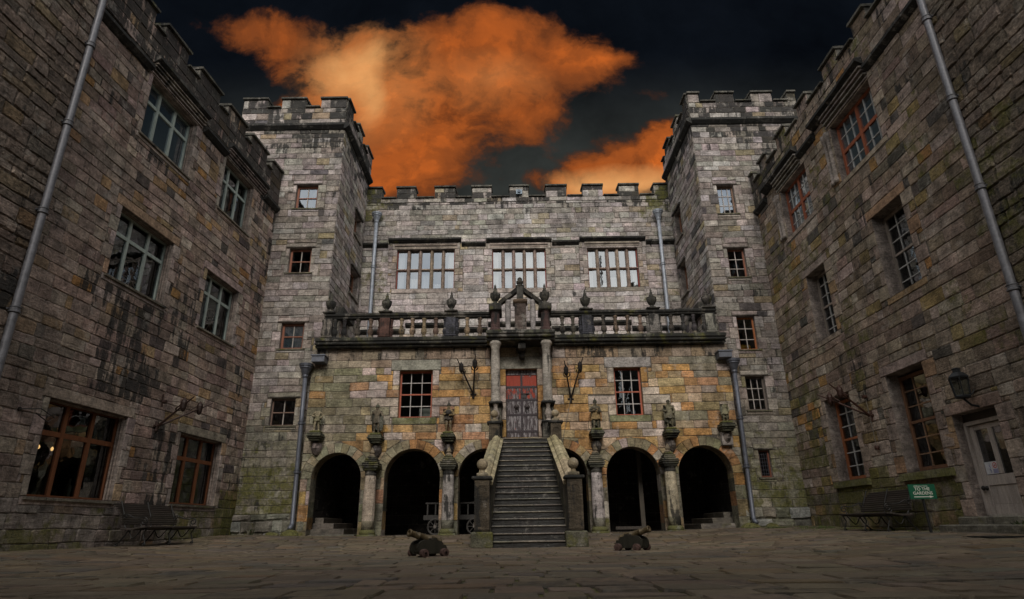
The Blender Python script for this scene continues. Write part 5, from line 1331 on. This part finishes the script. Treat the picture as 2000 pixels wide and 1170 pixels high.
# ------------------------------------------------------------------ moss, weeds and fallen stones at the wall feet
def boulder(x, y, z, r, sd, label):
    rr = random.Random(sd); m = MB(); n, K = 12, 8; v = []
    for j in range(K+1):
        for i in range(n):
            a, b = 2*math.pi*i/n, -math.pi/2+math.pi*j/K; q = r*(.8+.45*fbm(math.cos(a)*1.5+sd, math.sin(b)*2+math.sin(a)*1.5, sd))
            v.append((x+1.25*q*math.cos(a)*math.cos(b), y+q*math.sin(a)*math.cos(b), z+.75*q*math.sin(b)+.3*r))
    m.mesh(v, [(j*n+i, j*n+(i+1) % n, (j+1)*n+(i+1) % n, (j+1)*n+i) for j in range(K) for i in range(n)], (.15, .14, .095), (.2, .95, 0))
    tag(part('stone_block', m, M_ROUGH), label, 'stone')
boulder(-6.72, 19.45, .22, .21, 3, 'mossy stone under the shoe of the left arcade drainpipe'); boulder(7.0, 19.4, .2, .24, 5, 'mossy stone under the shoe of the right arcade drainpipe')
boulder(-7.35, 19.7, .2, .17, 8, 'low mossy stone at the foot of the left corner tower'); boulder(7.75, 19.7, .22, .2, 11, 'low mossy stone at the foot of the right corner tower')
def leafmass(name, label, spots, n, size, cols, kind='stuff', cat='moss', up=.6):
    m = MB()
    for _ in range(n):
        x0, x1, y0, y1 = spots[rng.randrange(len(spots))]
        x, y = rng.uniform(x0, x1), rng.uniform(y0, y1)
        if fbm(x*2.2, y*2.2, 77) < .42: continue
        z = ground(x, y)+.008; a = rng.uniform(0, 6.28); s_ = size*rng.uniform(.4, 1.2); h = s_*up*rng.uniform(.2, 1)
        dx, dy = math.cos(a)*s_, math.sin(a)*s_
        m.face([(x-dy*.3, y+dx*.3, z), (x+dx*.6, y+dy*.6, z+h*.6), (x+dy*.3, y-dx*.3, z), (x-dx*.3, y-dy*.3, z+h)], jit3(rng.choice(cols), .25))
    tag(part(name, m, M_PLAIN), label, cat, kind=kind)
leafmass('moss', 'bright green moss and short grass along the foot of the right wing and tower', [(7.3, 8.9, 16.3, 19.6), (8.3, 8.95, 11.0, 16.5), (6.6, 8.2, 18.2, 19.6), (7.4, 8.9, 17., 19.2)], 9000, .035, [(.055, .085, .012), (.075, .10, .02), (.04, .06, .012)])
leafmass('moss', 'dull green moss along the foot of the left wing and around the arcade columns', [(-8.8, -7.6, 17.6, 19.7), (-5., -4., 18.9, 19.3), (1.4, 2.2, 14., 15.6), (-2.6, -.9, 18.6, 19.4), (2.2, 5.2, 18.9, 19.4)], 4500, .03, [(.05, .06, .018), (.065, .07, .02), (.09, .06, .02)])
def weed(label, x, y, n, h, cols):
    t = thing('weed', label, 'plant', (x, y, ground(x, y)))
    m = MB()
    for k in range(n):
        a = rng.uniform(0, 6.28); l = h*rng.uniform(.5, 1.1); b = Vector((x+rng.uniform(-.06, .06), y+rng.uniform(-.06, .06), ground(x, y))); d = Vector((math.cos(a), math.sin(a), 0)); tip = b+d*l*.6+Vector((0, 0, l))
        s_ = d.cross(Vector((0, 0, 1)))*.025
        m.face([b, b+(tip-b)*.5+s_+Vector((0, 0, .03)), tip, b+(tip-b)*.5-s_+Vector((0, 0, .03))], jit3(rng.choice(cols), .3))
    part('leaves', m, M_PLAIN, t)
weed('leafy green weed growing beside the low steps under the pale door', 8.45, 10.9, 46, .22, [(.04, .06, .02), (.06, .075, .03)])
weed('tuft of weed at the foot of the left corner tower beside the left wing', -7.9, 19.5, 40, .2, [(.04, .06, .02), (.08, .07, .04), (.2, .2, .15)])
m = MB(); m.box(7.2, 8.0, 10.0, 10.6, ground(7.6, 10.3)+.003, ground(7.6, 10.3)+.017, (.02, .02, .019)); 
for k in range(7): m.box(7.24+.105*k, 7.29+.105*k, 10.04, 10.56, ground(7.6, 10.3)+.018, ground(7.6, 10.3)+.024, (.035, .033, .03))
tag(part('drain_grate', m, M_IRON), 'dark iron drain grate set in the paving near the right wall', 'drain')

# ------------------------------------------------------------------ sky: pale overcast behind and overhead, dark with orange cloud ahead
w = bpy.data.worlds.new('World'); scene.world = w; w.use_nodes = True
t = NT(w); bg = t.n['Background']
SUN_EL, SUN_AZ = 36, 180
sky = t.add('ShaderNodeTexSky', sky_type='NISHITA'); sky.sun_disc = False; sky.sun_elevation = R(SUN_EL); sky.sun_rotation = R(SUN_AZ)
d = t.add('ShaderNodeTexCoord').outputs['Generated']
sp = t.add('ShaderNodeSeparateXYZ'); t.l.new(d, sp.inputs[0]); X_, Y_, Z_ = sp.outputs
yy = t.math('MAXIMUM', Y_, .05)
gx, gz = t.math('DIVIDE', X_, yy), t.math('DIVIDE', Z_, yy)
cv = t.add('ShaderNodeCombineXYZ'); t.l.new(gx, cv.inputs[0]); t.l.new(gz, cv.inputs[1]); g = cv.outputs[0]
def warp(off, scale, amp, det):
    n = t.add('ShaderNodeTexNoise'); t.l.new(t.vmath('ADD', g, (off, off*.7, 3.)), n.inputs['Vector']); n.inputs['Scale'].default_value = scale; n.inputs['Detail'].default_value = det; n.inputs['Roughness'].default_value = .62
    return t.vmath('MULTIPLY', t.vmath('SUBTRACT', n.outputs['Color'], (.5, .5, .5)), (amp, amp, 0.))
p = t.vmath('ADD', t.vmath('ADD', g, warp(1.3, 3.0, .12, 2)), warp(7.7, 9., .04, 5))
def blob(cx_, cz_, rx, rz, k=1., e=1.):
    q = t.vmath('MULTIPLY', t.vmath('SUBTRACT', p, (cx_, cz_, 0.)), (1/rx, 1/rz, 0.))
    l = t.vmath('LENGTH', q)
    return t.mapr(l, 1.65, .0, 0., k)
def total(bl):
    s_ = None
    for b_ in bl:
        v = blob(*b_); s_ = v if s_ is None else t.math('ADD', s_, t.math('MULTIPLY', v, t.math('SUBTRACT', 1., s_, clamp=True)))
    return s_
big_cloud = total([(-.56, .985, .12, .045, .6), (-.45, .965, .10, .055, .75), (-.33, .89, .13, .10, .95), (-.30, .78, .13, .11, .95), (-.14, .93, .12, .10, .95), (-.05, .97, .12, .05, .8), (.06, .93, .12, .07, .8), (-.13, .80, .15, .11, .95), (.01, .88, .13, .10, .95), (.12, .885, .11, .06, .9), (.215, .905, .07, .025, .7), (-.02, .77, .10, .06, .75), (-.22, .70, .13, .09, .9), (-.22, .62, .13, .08, .85), (-.36, .68, .06, .06, .7), (-.46, .785, .035, .02, .9)])
low_cloud = total([(.18, .615, .11, .07, .95), (.26, .67, .09, .05, .85), (.33, .62, .10, .09, .9), (.10, .595, .07, .025, .8), (.29, .81, .06, .035, .35), (.36, .72, .06, .04, .5)])
den = t.math('MAXIMUM', big_cloud, low_cloud)
fine = t.noise(p, 7., 7, .6); fine2 = t.noise(t.vmath('ADD', p, (5., 2., 0.)), 3.2, 5, .55)
puff = t.noise(t.vmath('ADD', p, (2., 6., 1.)), 5.5, 9, .62)
den2 = t.math('SUBTRACT', t.math('MULTIPLY', den, 1.42), t.mapr(puff, .30, .70, .0, 1.0))
den2 = t.math('SUBTRACT', den2, t.mapr(t.noise(t.vmath('ADD', p, (4., 1., 5.)), 15., 8, .6), .35, .7, .0, .42))
den2 = t.math('ADD', t.math('MULTIPLY', den2, t.mapr(fine, .3, .65, .75, 1.1)), .16, clamp=True)
rm_ = t.add('ShaderNodeValToRGB'); t.l.new(den2, rm_.inputs[0]); e = rm_.color_ramp; e.interpolation = 'EASE'
e.elements[0].position = .0; e.elements[0].color = (.012, .007, .006, 1); e.elements[1].position = 1.; e.elements[1].color = (.60, .132, .020, 1)
for ps, c in ((.22, (.055, .019, .009)), (.45, (.19, .048, .012)), (.75, (.40, .093, .017))):
    q = e.elements.new(ps); q.color = (*c, 1)
glow = total([(-.335, .88, .055, .05, .75), (-.30, .85, .11, .13, .38), (-.03, .86, .09, .05, .22), (-.277, .855, .024, .07, .95), (-.27, .785, .024, .04, .6), (-.30, .92, .05, .025, .5), (.175, .60, .07, .03, 1.), (.26, .60, .09, .025, .7)])
smoke = t.noise(t.vmath('ADD', p, (9., 4., 2.)), 3.6, 6, .6)
clc = t.mixc(t.mapr(smoke, .40, .66, 0., .72), rm_.outputs[0], (.135, .040, .014))
cloudc = t.mixc(t.math('MULTIPLY', glow, t.mapr(fine, .3, .65, .5, 1.)), clc, (.84, .42, .15))
a_ = t.mapr(den2, .0, .55, 0., 1., True)
# dark ground tone of the sky ahead: navy above, teal-grey lower down
front = t.mixc(t.mapr(gz, .58, .92, 1., 0., True), (.0032, .0045, .0070), (.030, .033, .030))
front = t.mixc(1., front, t.grey(t.mapr(t.noise(p, 4., 6, .6), .3, .7, .55, 1.4)), 'MULTIPLY')
front = t.vmath('ADD', front, t.vmath('MULTIPLY', sky.outputs[0], (.00022, .00024, .00024)))
front = t.mixc(a_, front, cloudc)
# the lighter overcast half of the sky
s_ = t.vmath('DOT_PRODUCT', d, (0., -.80, .60))
pale = t.mapr(s_, -.02, .50, 0., 1., True)
cl = t.noise(d, 2.6, 6, .6)
ov = t.mixc(t.mapr(cl, .40, .62), (.62, .68, .76), (1.38, 1.31, 1.20))
ov = t.vmath('ADD', ov, t.vmath('MULTIPLY', sky.outputs[0], (.010, .010, .010)))
col = t.mixc(pale, front, ov)
t.l.new(col, bg.inputs['Color']); bg.inputs['Strength'].default_value = 1.
w.cycles.sampling_method = 'MANUAL'; w.cycles.sample_map_resolution = 1024

sl_ = bpy.data.lights.new('Sun', 'SUN'); sl_.energy = 1.55; sl_.angle = R(18); sl_.color = (1., .93, .84)
so = bpy.data.objects.new('Sun', sl_); COL.objects.link(so); so.rotation_euler = (R(90-SUN_EL), 0, 0); so.location = (0, -20, 30)

# ------------------------------------------------------------------ camera
cam = bpy.data.cameras.new('Camera'); cam.sensor_width = 36; cam.lens = 1195/2000*36; cam.clip_end = 2000; cam.clip_start = .05
co = bpy.data.objects.new('Camera', cam); COL.objects.link(co); co.location = (0, 0, .43)
pt, ro = R(20.4), .0143
Rv = Vector((1, 0, 0)); Uv = Vector((0, -math.sin(pt), math.cos(pt))); Fv = Vector((0, math.cos(pt), math.sin(pt)))
r2 = Rv*math.cos(ro)-Uv*math.sin(ro); u2 = Uv*math.cos(ro)+Rv*math.sin(ro)
co.rotation_euler = Matrix((r2, u2, -Fv)).transposed().to_euler()
scene.camera = co
scene.render.engine = 'CYCLES'
vs = scene.view_settings; vs.view_transform = 'Standard'; vs.look = 'None'; vs.exposure = 0.; vs.gamma = 1.
